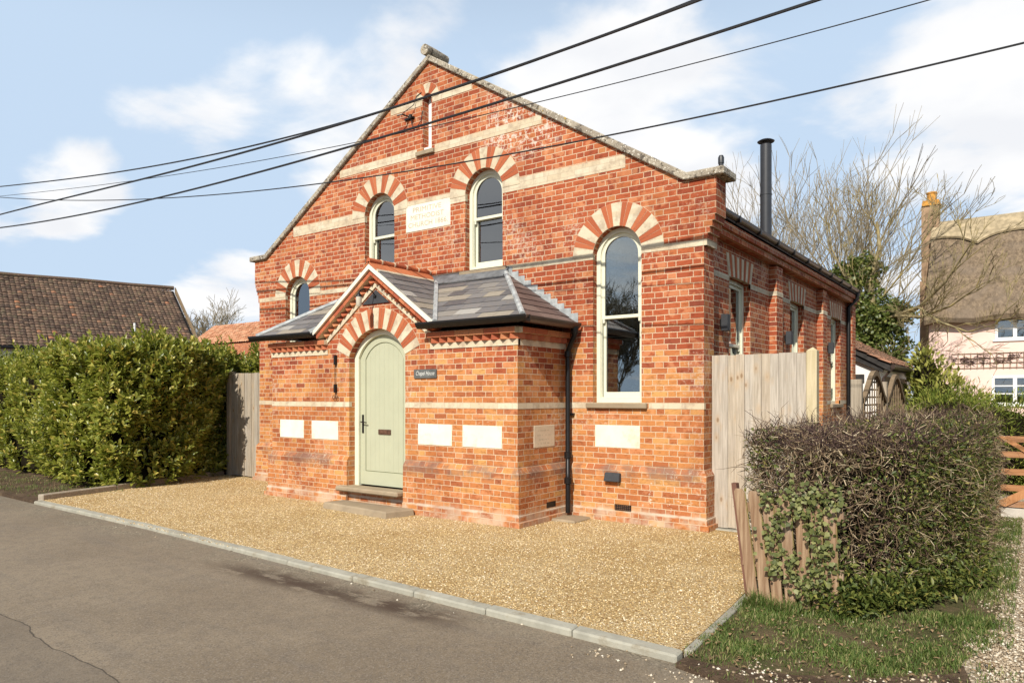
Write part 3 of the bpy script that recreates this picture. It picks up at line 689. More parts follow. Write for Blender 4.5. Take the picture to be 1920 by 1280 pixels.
# side wall (facing +X), recessed bays and pilasters
SW = [(1.71, 1.5), (4.79, 1.5), (7.9, 1.5)]; SHW = .46; SZT = 3.32
def side_wall():
    holes = [list(reversed(arch(c, SHW, z0, SZT, rise=.02))) for c, z0 in SW]
    mb = MB(); mb.prism([(.34, 0), (DEP, 0), (DEP, 3.76), (.34, 3.76)], XS-.3, XS, 'x', holes)
    ch.part(mb, 'side_wall', M['brick'])
    for y0, y1 in ((3.11, 3.45), (6.22, 6.56), (DEP-.34, DEP+.02)):
        mb = MB(); mb.box(XS, WD, y0, y1, 0, 3.73); ch.part(mb, 'pilaster', M['brick'], bevel=.004)
    mb = MB(); mb.box(XS-.28, WD+.03, .34, DEP+.02, 3.76, 3.84); mb.box(XS-.28, WD+.075, .34, DEP+.02, 3.842, 3.93)
    ch.part(mb, 'eaves_course', M['brick'])
    mb = MB(); mb.box(.12, .42, .34, DEP, 0, 3.95); ch.part(mb, 'left_wall', M['brick_far'])
    mb = MB(); mb.prism([(.42, 0), (XS-.3, 0), (XS-.3, 3.9), (CXF, 6.6), (.42, 3.9)], DEP-.3, DEP, 'y'); ch.part(mb, 'back_wall', M['brick_far'])
    mb = MB(); mb.box(.42, XS-.3, .34, DEP-.3, -.04, .10); ch.part(mb, 'interior_floor', M['inner_floor'])
    # plaster lining with a gallery floor
    mb = MB(); mb.prism([(.43, .1), (XS-.31, .1), (XS-.31, 3.9), (CXF, 6.4), (.43, 3.9)], 4.2, 4.3, 'y'); mb.box(.43, 5.0, .36, 4.2, 2.45, 2.6)
    ch.part(mb, 'interior_partition', M['plaster'])
side_wall()
def chapel_roof():
    mb = MB()
    for s in (-1, 1):
        xe = CXF+s*4.68; ze = 6.93-SL*4.68
        mb.hexa([(CXF, .345, 6.85), (xe, .345, ze-.08), (xe, DEP+.06, ze-.08), (CXF, DEP+.06, 6.85)], [(CXF, .345, 6.93), (xe, .345, ze), (xe, DEP+.06, ze), (CXF, DEP+.06, 6.93)])
    r = ch.part(mb, 'main_roof', M['tile_dark'])
    mb = MB(); xe = CXF+4.68; n = 60        # pantile noses along the eaves
    for i in range(n):
        y = .40+(DEP-.45)*i/n
        for k in range(1):
            mb.tube([(xe+.03, y, 4.03), (xe-.34, y, 4.265)], .026, 6)
    ch.part(mb, 'eaves_tile', M['tile_dark'], parent=r)
    mb = MB(); mb.box(xe-.07, xe-.05, .345, DEP, 3.90, 4.0); ch.part(mb, 'fascia', M['black'])
    # half round gutter
    xg = xe+.005
    prof = [(math.cos(a)*.052, math.sin(a)*.052) for a in [PI+PI*i/8 for i in range(9)]]+[(.055, .012), (.042, .012), (.0, -.036), (-.042, .012), (-.055, .012)]
    mb = MB(); vs = []; 
    for y in (.36, 9.1): vs += [(xg+p[0], y, 4.03+p[1]) for p in prof]
    k = len(prof); mb.add(vs, [(i, (i+1) % k, k+(i+1) % k, k+i) for i in range(k)]+[tuple(range(k)), tuple(range(2*k-1, k-1, -1))])
    g = ch.part(mb, 'eaves_gutter', M['brown_gutter'])
    for i in range(10):
        mb = MB(); y = .9+.9*i; mb.box(xg-.05, xg+.06, y-.015, y+.015, 3.965, 4.05); ch.part(mb, 'gutter_bracket', M['black'], parent=g)
    mb = MB(); mb.tube([(xg, 8.98, 3.98), (xg, 8.98, 3.85), (XS+.06, 8.9, 3.66), (XS+.06, 8.9, .0)], .045, 10); ch.part(mb, 'side_downpipe', M['black'], smooth=True)
chapel_roof()
# coping
mb = MB(); tz = lambda x: 7.185-SL*abs(x-CXF)
XK = (7.165-4.455)/SL
mb.prism([(-.27, 4.36), (-.27, 4.455), (CXF-XK, 4.455), (CXF, 7.165), (CXF+XK, 4.455), (WD+.27, 4.455), (WD+.27, 4.36), (CXF+XK-.03, 4.36), (CXF, 7.065), (CXF-XK+.03, 4.36)], -.055, .40, 'y')
ch.part(mb, 'coping', M['coping'], bevel=.012)
mb = MB(); mb.tube([(CXF-.03, -.09, 7.235), (CXF-.03, .12, 7.24), (CXF-.03, .42, 7.235)], .085, 12)
ch.part(mb, 'apex_stone', M['coping'], smooth=True)
# cream bands (one part per run)
def band(x0, x1, z0, z1, y=-.004, name='cream_band'):
    mb = MB(); mb.box(x0, x1, y, .05, z0, z1); ch.part(mb, name, M['cream'])
band(0, w1c-HW+.002, 3.525, 3.60); band(w1c+HW-.002, 2.97, 3.525, 3.60); band(3.88, 5.25, 3.525, 3.60); band(6.15, w4c-HW+.002, 3.525, 3.60)
mb = MB(); mb.box(w4c+HW-.002, WD+.038, -.004, .05, 3.525, 3.60); mb.box(WD-.05, WD+.0385, .0505, .342, 3.5255, 3.5995); ch.part(mb, 'cream_band', M['cream'])
def xat(z): return (7.06-z)/SL
band(CXF-xat(4.875)+.02, w2c-HW+.002, 4.688, 4.866); band(w2c+HW-.002, 4.06, 4.688, 4.866); band(4.063, 5.032, 4.802, 4.866); band(5.035, w3c-HW+.002, 4.688, 4.866); band(w3c+HW-.002, CXF+xat(4.872)-.02, 4.688, 4.866)
band(CXF-xat(5.70)+.02, 4.31, 5.57, 5.695); band(4.70, CXF+xat(5.70)-.02, 5.57, 5.695)
band(CXF-xat(6.5)+.02, 4.43, 6.39, 6.495); band(4.65, CXF+xat(6.5)-.02, 6.39, 6.495)
band(0, 2.0, 1.5, 1.575); band(7.2, 7.50, 1.5, 1.575); band(8.43, WD+.004, 1.5, 1.575)
for a, b in ((.345, 1.71-SHW), (1.71+SHW, 3.105), (3.455, 4.79-SHW), (4.79+SHW, 6.215), (6.565, 7.9-SHW), (7.9+SHW, DEP-.345)):
    for z in (1.5, 3.26):
        mb = MB(); mb.box(XS-.03, XS+.004, a, b, z, z+.075); ch.part(mb, 'cream_band', M['cream'])
for a, b in ((3.11, 3.45), (6.22, 6.56)):
    mb = MB(); mb.box(XS+.005, WD+.004, a-.004, b+.004, 3.26, 3.335); ch.part(mb, 'cream_band', M['cream'])
# plinths
def plinth(x0, x1, y0, y1, ex0, ex1, name='plinth', lv=((0, .095), (.07, .095), (.0705, .065), (.15, .065), (.1505, .05), (.675, .05), (.75, 0.001))):
    mb = MB(); vs = []; fs = []
    for z, e in lv:
        vs += [(x0-e*ex0, y0-e, z), (x1+e*ex1, y0-e, z), (x1+e*ex1, y1, z), (x0-e*ex0, y1, z)]
    for i in range(len(lv)-1):
        for k in range(4): q = (k+1) % 4; fs.append((4*i+k, 4*i+q, 4*i+4+q, 4*i+4+k))
    fs += [(3, 2, 1, 0), tuple(range(4*len(lv)-4, 4*len(lv)))]
    mb.add(vs, fs); return ch.part(mb, name, M['brick'])
plinth(0.001, 2.0, 0.0005, .30, 1, 0); plinth(7.21, WD-.001, .0005, .338, 0, 1)
plinth(XS-.2, XS, .345, DEP-.01, 0, 1, 'side_plinth')
# voussoir arches
def varch(cx, zc_, ri, ro, a0, a1, ncream, y, name='brick_arch', depth=.06, side=None, creamw=1.0):
    mb = MB(); T = None
    nu = ncream+(ncream-1); tot = ncream*creamw+(ncream-1); u = (a1-a0)/tot; a = a0; N = lambda p, d: (p[0], d, p[1])
    lo = []; li = []
    K = 40
    for i in range(K+1):
        t = a0+(a1-a0)*i/K; lo.append((cx+ro*math.cos(t), zc_+ro*math.sin(t))); li.append((cx+ri*math.cos(t), zc_+ri*math.sin(t)))
    mb.prism(lo+li[::-1], y-.001, y+depth, 'y', mi=0)
    g = .005
    def blk(t0, t1, mi, pr):
        k = 4; o = []; n_ = []
        for i in range(k+1):
            t = t0+(t1-t0)*i/k
            o.append((cx+(ro-.003)*math.cos(t), zc_+(ro-.003)*math.sin(t))); n_.append((cx+(ri+.003)*math.cos(t), zc_+(ri+.003)*math.sin(t)))
        mb.prism(o+n_[::-1], y-pr, y+depth*.5, 'y', mi=mi)
    for j in range(nu):
        wdt = u*(creamw if j % 2 == 0 else 1); gg = g/((ri+ro)/2)/2
        if j % 2 == 0: blk(a+gg, a+wdt-gg, 1, .005)
        else:
            blk(a+gg, a+wdt/2-gg, 2, .005); blk(a+wdt/2+gg, a+wdt-gg, 2, .0045)
        a += wdt
    return ch.part(mb, name, [M['mortar'], M['cream_block'], M['red_block']])
for c, z in ((w1c, 3.567), (w4c, 3.567), (w2c, 4.77), (w3c, 4.77)):
    varch(c, z, HW, .68, 0.0, PI, 7, -.004)
varch(4.537, 6.47, .0925, .26, .0, PI, 3, -.004)
# side window heads
def side_head(yc):
    mb = MB(); n = 11; z0 = SZT; z1 = 3.645; half = SHW+.02; top = SHW+.13
    def X(t, z): 
        f = (z-z0)/(z1-z0); return yc+t*(half+(top-half)*f)
    def zb(t): return z0+.02*(1-t*t)
    mb.prism([(X(-1, z0), z0), (X(-.5, z0), zb(-.5)), (X(0, z0), zb(0)), (X(.5, z0), zb(.5)), (X(1, z0), z0), (X(1, z1), z1), (X(-1, z1), z1)], XS-.06, XS+.003, 'x')
    for i in range(n):
        a = -1+2*i/n+.012; b = -1+2*(i+1)/n-.012
        parts = [(a, b)] if i % 2 == 0 else [(a, (a+b)/2-.008), ((a+b)/2+.008, b)]
        for p, q in parts:
            mb.prism([(X(p, z0), zb(p)+.002), (X(q, z0), zb(q)+.002), (X(q, z1), z1-.004), (X(p, z1), z1-.004)], XS-.05, XS+.007, 'x', mi=1 if i % 2 == 0 else 2)
    ch.part(mb, 'window_head', [M['mortar'], M['cream_block'], M['red_block']])
for c, _ in SW: side_head(c)
# windows
def window(c, z0, zs, zm, yf=.10, rise=None, hw=HW, side=False, sillz=None, sw=.45, sill=True):
    # mapping for the side wall: (a, d, z) -> (XS-d, a, z)
    T = (lambda a, d, z: (XS-d, a, z)) if side else None
    def B(): m = MB(); m.T = T; return m
    o = B(); o.ring(arch(c, hw, z0, zs, 0, rise=rise), arch(c, hw, z0, zs, .062, rise=rise), yf, yf+.13)
    # moulded bead
    o.ring(arch(c, hw, z0, zs, .062, rise=rise), arch(c, hw, z0, zs, .074, rise=rise), yf+.022, yf+.05)
    w = ch.part(o, 'sash_window', M['paint'], bevel=.003)
    hi = hw-.066
    top = [(p[0], p[1]) for p in arch(c, hw, z0, zs, .068, rise=rise)][2:]
    def toploop(ins, zb):
        pts = arch(c, hw, z0, zs, .068+ins, rise=rise)[2:]
        return [(c-(hi-ins), zb), (c+(hi-ins), zb)]+pts
    u = B(); u.ring(toploop(0, zm-.02), toploop(.045, zm+.025), yf+.03, yf+.07); ch.part(u, 'upper_sash', M['paint'], parent=w, bevel=.003)
    g = B(); g.prism(toploop(.04, zm+.02), yf+.048, yf+.054, 'y'); ch.part(g, 'upper_pane', M['glass'], parent=w)
    zb = z0+.066
    l = B(); lo = [(c-hi, zb), (c+hi, zb), (c+hi, zm+.03), (c-hi, zm+.03)]; li = [(c-hi+.045, zb+.08), (c+hi-.045, zb+.08), (c+hi-.045, zm-.02), (c-hi+.045, zm-.02)]
    l.ring(lo, li, yf+.073, yf+.113); ch.part(l, 'lower_sash', M['paint'], parent=w, bevel=.003)
    g = B(); g.prism([(c-hi+.04, zb+.075), (c+hi-.04, zb+.075), (c+hi-.04, zm-.015), (c-hi+.04, zm-.015)], yf+.09, yf+.096, 'y'); ch.part(g, 'lower_pane', M['glass'], parent=w)
    h = B()
    for s in (-1, 1): h.box(c+s*(hi-.028)-.014, c+s*(hi-.028)+.014, yf+.03, yf+.07, zm-.07, zm-.02)
    ch.part(h, 'sash_horn', M['paint'], parent=w)
    if sill:
        s = B(); s.box(c-sw, c+sw, -.055, yf+.0, z0-.075, z0-.001); ch.part(s, 'stone_sill', M['sill'], parent=w, bevel=.01)
    # inner board
    s = B(); s.box(c-hw, c+hw, yf+.135, .34 if not side else .30, z0-.0, z0+.03); ch.part(s, 'inner_sill', M['paint'], parent=w)
    return w
window(w1c, 1.575, 3.567, 2.66); window(w4c, 1.575, 3.567, 2.735)
window(w2c, 3.60, 4.77, 4.41); window(w3c, 3.60, 4.77, 4.41)
for c, z0 in SW: window(c, z0, SZT, 2.40, rise=.02, hw=SHW, side=True, sw=.52)
# lancet recess
mb = MB(); mb.prism(arch(4.537, .0925, 5.645, 6.47, .0, n=10), .13, .16, 'y'); mb.box(4.447, 4.627, .02, .13, 5.646, 5.70)
lw = ch.part(mb, 'lancet_panel', M['white'], bevel=.003)
mb = MB(); mb.box(4.31, 4.70, -.05, .03, 5.57, 5.642); ch.part(mb, 'stone_sill', M['sill'], parent=lw, bevel=.008)
# datestone
def text_part(txt, size, cx, z, y, mat, name, parent, depth=.003, shear=0, T=None, width=None):
    cu = bpy.data.curves.new('t', 'FONT'); cu.body = txt; cu.size = size; cu.align_x = 'CENTER'; cu.extrude = depth; cu.shear = shear; cu.resolution_u = 3
    o = bpy.data.objects.new('t', cu); COL.objects.link(o); bpy.context.view_layer.update()
    me = bpy.data.meshes.new_from_object(o.evaluated_get(bpy.context.evaluated_depsgraph_get()))
    bpy.data.objects.remove(o)
    sx = 1.0
    if width:
        xs = [v.co.x for v in me.vertices]; sx = width/(max(xs)-min(xs))
    for v in me.vertices:
        a, b, c_ = v.co; v.co = (cx+a*sx, y-c_, z+b)
    me.name = name; me.materials.clear(); me.materials.append(mat)
    ob = bpy.data.objects.new(name, me); COL.objects.link(ob); ob.parent = parent
    # parent offset
    par = parent; off = Vector((0, 0, 0))
    while par is not None: off += par.location; par = par.parent
    for v in me.vertices: v.co = v.co-off
    return ob
mb = MB(); mb.box(4.063, 5.032, -.006, .06, 4.362, 4.80)
ds = ch.part(mb, 'date_stone', M['stone'], bevel=.006)
text_part('PRIMITIVE', .115, 4.53, 4.672, -.0062, M['carve'], 'lettering', ds, .0008, width=.62)
text_part('METHODIST', .115, 4.53, 4.552, -.0062, M['carve'], 'lettering', ds, .0008, width=.72)
text_part('CHURCH 1866.', .115, 4.55, 4.432, -.0062, M['carve'], 'lettering', ds, .0008, width=.86)
# white foundation stone and vents on the front wall
mb = MB(); mb.box(7.637, 8.305, -.006, .05, .977, 1.275); ch.part(mb, 'foundation_stone', M['stone'], bevel=.004)
def air_brick(x0, x1, z0, z1, y, T=None):
    mb = MB(); mb.T = T; mb.box(x0, x1, y, y+.04, z0, z1, 0)
    for i in range(8):
        for j in range(3):
            a = x0+(x1-x0)*(i+.5)/8; b = z0+(z1-z0)*(j+.5)/3; mb.box(a-.009, a+.009, y-.004, y+.001, b-.007, b+.007, 1)
    ch.part(mb, 'air_brick', [M['black'], M['rust']])
air_brick(7.97, 8.205, .165, .235, -.072)
# ------------------------------------------------------------------ porch
PY = -1.16; PX0, PX1 = 2.06, 7.17; PC = 4.59; DH = .597; DRISE = .40; DS = 2.265; PZ = 2.56; GS = .72; GZ = 3.60
def porch():
    door_l, door_r = PC-DH, PC+DH
    archp = arch(PC, DH, 0, DS, 0, n=20, rise=DRISE)[2:]     # from right to left
    gx = (3.36-PZ)/GS
    poly = [(PX0, 0), (door_l, 0)]+list(reversed(archp))+[(door_r, 0), (PX1, 0), (PX1, PZ), (PC+gx, PZ), (PC, 3.36+.1), (PC-gx, PZ), (PX0, PZ)]
    mb = MB(); mb.prism(poly, PY, PY+.22, 'y'); ch.part(mb, 'porch_front_wall', M['brick'])
    mb = MB(); mb.box(PX0, PX0+.22, PY+.22, -.001, 0, PZ); ch.part(mb, 'porch_side_wall', M['brick'])
    mb = MB(); mb.box(PX1-.22, PX1, PY+.22, -.001, 0, PZ); ch.part(mb, 'porch_side_wall', M['brick'])
    plinth(PX0, door_l-.001, PY+.0005, -.001, 1, 0, 'porch_plinth')
    plinth(door_r+.001, PX1, PY+.0005, -.001, 0, 1, 'porch_plinth')
    mb = MB(); mb.box(door_l, door_r, PY+.0, PY+.5, 0, .27); ch.part(mb, 'threshold_base', M['brick'])
    # bands
    for a, b in ((PX0-.004, door_l+.002), (door_r-.002, PX1+.004)):
        mb = MB(); mb.box(a, b, PY-.004, PY+.05, 1.5, 1.575); ch.part(mb, 'cream_band', M['cream'])
    mb = MB(); mb.box(PX1-.05, PX1+.004, PY+.0505, -.005, 1.5, 1.575); ch.part(mb, 'cream_band', M['cream'])
    # door arch
    Rr = (DH*DH+DRISE*DRISE)/(2*DRISE); zcn = DS+DRISE-Rr; a0 = math.acos(DH/Rr)
    varch(PC, zcn, Rr, .955, a0-.0, PI-a0, 9, PY-.003)
    # stones
    for x0, x1 in ((2.28, 2.90), (3.10, 3.74), (5.44, 6.07), (6.26, 6.92)):
        mb = MB(); mb.box(x0, x1, PY-.006, PY+.05, .985, 1.275); ch.part(mb, 'foundation_stone', M['stone'], bevel=.004)
    T = lambda a, d, z: (PX1-d, a, z)
    mb = MB(); mb.T = T; mb.box(-.80, -.30, -.006, .05, .985, 1.275); fs = ch.part(mb, 'foundation_stone', M['stone2'], bevel=.004)
    mb = MB(); mb.T = T
    for i, (w_, z) in enumerate(((.30, 1.20), (.34, 1.14), (.26, 1.08), (.32, 1.03))):
        k = int(w_/.022)
        for j in range(k):
            if rnd.random() < .8: mb.box(-.55-w_/2+j*.022, -.55-w_/2+j*.022+rnd.uniform(.006, .015), -.0068, .0, z, z+rnd.uniform(.012, .02))
    ch.part(mb, 'worn_inscription', M['carve'], parent=fs)
    mb = MB(); mb.T = T; mb.box(-.57, -.35, -.053, .0, .175, .25); ch.part(mb, 'air_brick', M['black'])
    # door sill
    mb = MB(); mb.box(PC-.745, PC+.585, PY-.16, PY+.16, .225, .30); ch.part(mb, 'door_sill', M['sill'], bevel=.02)
    # frame
    yf = PY+.11
    mb = MB()
    lo = arch(PC, DH, .3, DS, 0, n=20, rise=DRISE); li = arch(PC, DH, .3, DS, .085, n=20, rise=DRISE)
    li = [(li[0][0], .3), (li[1][0], .3)]+li[2:]
    mb.ring(lo, li, yf, yf+.10); ch.part(mb, 'door_frame', M['paint'], bevel=.004)
    yl = yf+.045; ins = .088
    do = arch(PC, DH, .315, DS, ins, n=20, rise=DRISE); do = [(do[0][0], .315), (do[1][0], .315)]+do[2:]
    mb = MB(); mb.prism(do, yl+.012, yl+.05, 'y')
    df = ch.part(mb, 'front_door', M['door'])
    di = arch(PC, DH, .315, DS, ins+.105, n=20, rise=DRISE); di = [(di[0][0], .52), (di[1][0], .52)]+di[2:]
    dj = arch(PC, DH, .315, DS, ins+.113, n=20, rise=DRISE); dj = [(dj[0][0], .528), (dj[1][0], .528)]+dj[2:]
    mb = MB(); mb.ring(do, di, yl, yl+.014); ch.part(mb, 'door_stile', M['door'], parent=df, bevel=.003)
    mb = MB(); mb.ring(di, dj, yl+.0095, yl+.0135); ch.part(mb, 'panel_groove', M['doorline'], parent=df)
    x0, x1 = di[0][0], di[1][0]; n = 8
    mb = MB()
    for i in range(n):
        a = x0+.01+(x1-x0-.02)*i/n+.0006; b = x0+.01+(x1-x0-.02)*(i+1)/n-.0006
        Ri = Rr-(ins+.115)
        def zt(x): return zcn+math.sqrt(max(0, Ri*Ri-(x-PC)**2))
        mb.prism([(a, .53), (b, .53), (b, zt(b)), (a, zt(a))], yl+.006, yl+.02, 'y')
    ch.part(mb, 'door_board', M['door'], parent=df, bevel=.0012)
    mb = MB(); hx = do[0][0]+.055; mb.box(hx-.018, hx+.018, yl-.010, yl+.001, 1.10, 1.38)
    mb.tube([(hx, yl-.012, 1.27), (hx, yl-.05, 1.27), (hx+.05, yl-.055, 1.268), (hx+.125, yl-.05, 1.262)], .009, 8); mb.lathe((hx, yl-.012, 1.16), [(.0, -.012), (.010, 0), (0, .012)], 8)
    ch.part(mb, 'door_handle', M['black'], parent=df)
    mb = MB(); mb.box(PC-.115, PC+.145, yl-.010, yl+.006, 1.09, 1.165, 0); mb.box(PC-.09, PC+.12, yl-.014, yl-.009, 1.105, 1.15, 0)
    ch.part(mb, 'letter_plate', M['rust'], parent=df, bevel=.003)
    # cornice: cream course, dogtooth, oversailing course
    runs = [('f', PX0-.01, 3.50), ('f', 5.68, PX1+.012), ('s', PY, -.02)]
    for kind, a, b in runs:
        T = None if kind == 'f' else (lambda q, d, z: (PX1+(PY-d), q, z))
        cm = MB(); cm.T = T; cm.box(a, b, PY-.012, PY+.04, 2.315, 2.392); ch.part(cm, 'cream_course', M['cream_block'])
        tm = MB(); tm.T = T; k = int(round((b-a)/.15)); st = (b-a)/k
        for i in range(k):
            m_ = a+st*(i+.5); h_ = st*.5-.002
            tm.add([(m_-h_, PY+.0, 2.395), (m_+h_, PY+.0, 2.395), (m_, PY-.072, 2.395), (m_-h_, PY+.0, 2.468), (m_+h_, PY+.0, 2.468), (m_, PY-.072, 2.468)], [(0, 1, 2), (3, 5, 4), (0, 2, 5, 3), (1, 4, 5, 2), (0, 3, 4, 1)])
        ch.part(tm, 'dogtooth_course', M['dentil'])
        om = MB(); om.T = T; k = max(1, int((b-a)/.23))
        for i in range(k): om.box(a+(b-a)*i/k+.003, a+(b-a)*(i+1)/k-.003, PY-.082, PY+.05, 2.472, 2.542)
        om.box(a, b, PY-.076, PY+.05, 2.47, 2.544, 1)
        ch.part(om, 'oversailing_course', [M['dentil'], M['mortar']])
    # gable rake: verge, brick course, teeth, cream
    ca, sa = math.cos(math.atan(GS)), math.sin(math.atan(GS))
    def rk(s, t, n_): return (PC+s*(t*ca-n_*sa)*1.0, GZ-(t*sa)-n_*ca)
    LT = 1.60
    def rbox(mb, s, t0, t1, n0, n1, y0, y1, mi=0, mitre=True):
        # mitre the apex: t such that x = PC  => t*ca = n*sa
        q = []
        for n_, t in ((n0, t0), (n0, t1), (n1, t1), (n1, t0)):
            tt = max(t, n_*sa/ca); q.append(rk(s, tt, n_))
        mb.prism(q, y0, y1, 'y', mi=mi)
    vm = MB(); bmv = MB(); tm = MB(); cm = MB()
    for s in (-1, 1):
        rbox(vm, s, 0, LT, 0.0, .058, PY-.155, PY+.1)
        k = 12
        for i in range(k): rbox(bmv, s, LT*i/k+.003, LT*(i+1)/k-.003-.0, .060, .128, PY-.118, PY+.05)
        rbox(bmv, s, 0, LT-.01, .059, .129, PY-.112, PY+.05, mi=1)
        k = 11
        for i in range(k):
            t0 = .14+(LT-.22)*i/k; t1 = t0+(LT-.22)/k-.004; tm_ = (t0+t1)/2
            a = rk(s, t0, .132); b = rk(s, t1, .132); c_ = rk(s, tm_, .132); a2 = rk(s, t0, .196); b2 = rk(s, t1, .196); c2 = rk(s, tm_, .196)
            tm.add([(a[0], PY, a[1]), (b[0], PY, b[1]), (c_[0], PY-.085, c_[1]), (a2[0], PY, a2[1]), (b2[0], PY, b2[1]), (c2[0], PY-.085, c2[1])], [(0, 1, 2), (3, 5, 4), (0, 2, 5, 3), (1, 4, 5, 2), (0, 3, 4, 1)])
        rbox(cm, s, 0, LT-.06, .198, .262, PY-.02, PY+.05)
    ch.part(vm, 'gable_verge', M['stone']); ch.part(bmv, 'gable_brick_course', [M['dentil'], M['mortar']]); ch.part(tm, 'gable_dogtooth', M['dentil']); ch.part(cm, 'gable_cream_course', M['cream_block'])
    mb = MB(); mb.prism([(PC-.285, 3.035), (PC+.285, 3.035), (PC, 3.235)], PY-.02, PY+.0, 'y'); ch.part(mb, 'gable_board', M['plate'])
    # roofs ------------------------------------------------
    def slates(O, H, Sd, Nn, L, xr, gauge, wd, mat, name, seed):
        r_ = random.Random(seed); O = Vector(O); H = Vector(H); Sd = Vector(Sd).normalized(); Nn = Vector(Nn).normalized()
        mb = MB(); k = int(math.ceil(L/gauge)); gauge = L/k
        for i in range(k):
            s0 = i*gauge; s1 = min(s0+gauge*1.12, L)
            a0, b0 = xr(s0); a1, b1 = xr(s1)
            if b0-a0 < .03: continue
            cuts = [0]; x = r_.uniform(.3, 1)*wd
            W_ = b0-a0
            while x < W_-.05: cuts.append(x); x += wd*r_.uniform(.8, 1.25)
            cuts.append(W_)
            for c0, c1 in zip(cuts[:-1], cuts[1:]):
                # vertical joints stay straight up the slope, clipped by the sloping boundaries
                p0, p1 = a0+c0+.002, a0+c1-.002
                q0 = min(max(p0, a1), b1); q1 = min(max(p1, a1), b1)
                if c0 == 0: q0 = a1
                if c1 == W_: q1 = b1
                if q1 < q0: q1 = q0
                j = r_.uniform(-.006, .006); lift = .014+r_.uniform(0, .004)
                A = O+H*p0+Sd*(s0+j); B_ = O+H*p1+Sd*(s0+j); C_ = O+H*q1+Sd*s1; D_ = O+H*q0+Sd*s1
                mb.hexa([A, B_, C_+Nn*.001, D_+Nn*.001], [A+Nn*lift, B_+Nn*lift, C_+Nn*.006, D_+Nn*.006])
        return ch.part(mb, name, mat)
    ye, ze = -1.33, 2.655; yt, zt_ = -.02, 3.49
    sl_ = Vector((0, yt-ye, zt_-ze)); L = sl_.length; Sd = sl_/L; Nn = Vector((0, -Sd.z, Sd.y))
    XL, XR = PX0-.2, PX1+.2; HL, HR = 3.10, 6.13
    def yz(s): f = s/L; return ye+(yt-ye)*f, ze+(zt_-ze)*f
    def val(s):        # half width of gable roof at that height
        return max(0.0, (GZ+.01-yz(s)[1])/GS)
    slates((0, ye, ze), (1, 0, 0), Sd, Nn, L, lambda s: (XL+(HL-XL)*s/L, max(XL+(HL-XL)*s/L, PC-val(s)-.0)), .185, .32, M['slate'], 'porch_roof', 1)
    slates((0, ye, ze), (1, 0, 0), Sd, Nn, L, lambda s: (min(PC+val(s), HR+.0+(XR-HR)*(1-s/L)), XR+(HR-XR)*s/L), .185, .32, M['slate'], 'porch_roof', 2)
    # hips on the two ends
    for sg, xe, xh, sd in ((1, XR, HR, 3), (-1, XL, HL, 4)):
        v = Vector((xh-xe, 0, zt_-ze)); Lh = v.length; S2 = v/Lh; N2 = Vector((sg*abs(S2.z), 0, abs(S2.x)))
        slates((xe, 0, ze), (0, 1, 0), S2, N2, Lh, lambda s, Lh=Lh: (ye+(yt-ye)*s/Lh, -.012), .20, .34, M['slate_side'], 'porch_hip_roof', sd)
    # hip cap and wall flashing
    for xe, xh in ((XR, HR), (XL, HL)):
        mb = MB(); mb.tube([(xe, ye, ze+.02), ((xe+xh)/2, (ye+yt)/2, (ze+zt_)/2+.025), (xh, yt, zt_+.02)], .038, 8); ch.part(mb, 'hip_flashing', M['lead'])
    mb = MB()
    mb.hexa([(HL, -.008, 3.46), (HR+.05, -.008, 3.46), (HR+.05, -.16, 3.42), (HL, -.16, 3.42)], [(HL, -.014, 3.585), (HR+.05, -.014, 3.585), (HR+.06, -.165, 3.43), (HL, -.165, 3.43)])
    ch.part(mb, 'wall_flashing', M['lead_dark'])
    for sg, xe, xh in ((1, XR, HR), (-1, XL, HL)):
        mb = MB(); k = 11
        for i in range(k):
            f0, f1 = i/k, (i+1)/k; xa = xe+(xh-xe)*f0; xb = xe+(xh-xe)*f1; zb_ = ze+(zt_-ze)*f0; zt2 = ze+(zt_-ze)*f1+.085
            mb.box(min(xa, xb), max(xa, xb), -.010, -.001, zb_-.01, zt2)
        ch.part(mb, 'step_flashing', M['lead'])
    # gable roof
    for s in (-1, 1):
        v = Vector((s*ca, 0, -sa)); # down-slope
        Lg = 1.42/ca
        Sd2 = Vector((-s*ca, 0, sa)); N3 = Vector((s*sa, 0, ca))
        x_e = PC+s*1.42; z_e = GZ+.012-GS*1.42
        def xr(q, s=s):
            z = z_e+q*sa; yv = ye+(z-ze)/(zt_-ze)*(yt-ye)
            return (PY-.14, max(PY-.13, min(yv+.02, -.012)))
        slates((x_e, 0, z_e), (0, 1, 0), Sd2, N3, Lg-.10, xr, .175, .30, M['slate'], 'gable_roof', 10+s)
    # solid deck beneath the slates
    mb = MB()
    yd = PY+.23; zd = ze+(zt_-ze)*(yd-ye)/(yt-ye); fd = (yd-ye)/(yt-ye); xl = XL+(HL-XL)*fd; xr_ = XR+(HR-XR)*fd
    mb.hexa([(xl+.02, yd, ze-.05), (xr_-.02, yd, ze-.05), (HR, yt, ze-.05), (HL, yt, ze-.05)], [(xl+.02, yd, zd-.01), (xr_-.02, yd, zd-.01), (HR, yt, zt_-.012), (HL, yt, zt_-.012)])
    for a0_, a1_, b0_, b1_ in ((XL+.02, 3.34, xl+.02, 3.34), (5.84, XR-.02, 5.84, xr_-.02)):
        mb.hexa([(a0_, ye+.02, ze-.05), (a1_, ye+.02, ze-.05), (b1_, yd-.001, ze-.05), (b0_, yd-.001, ze-.05)], [(a0_, ye+.02, ze-.01), (a1_, ye+.02, ze-.01), (b1_, yd-.001, zd-.012), (b0_, yd-.001, zd-.012)])
    ch.part(mb, 'roof_deck', M['black'])
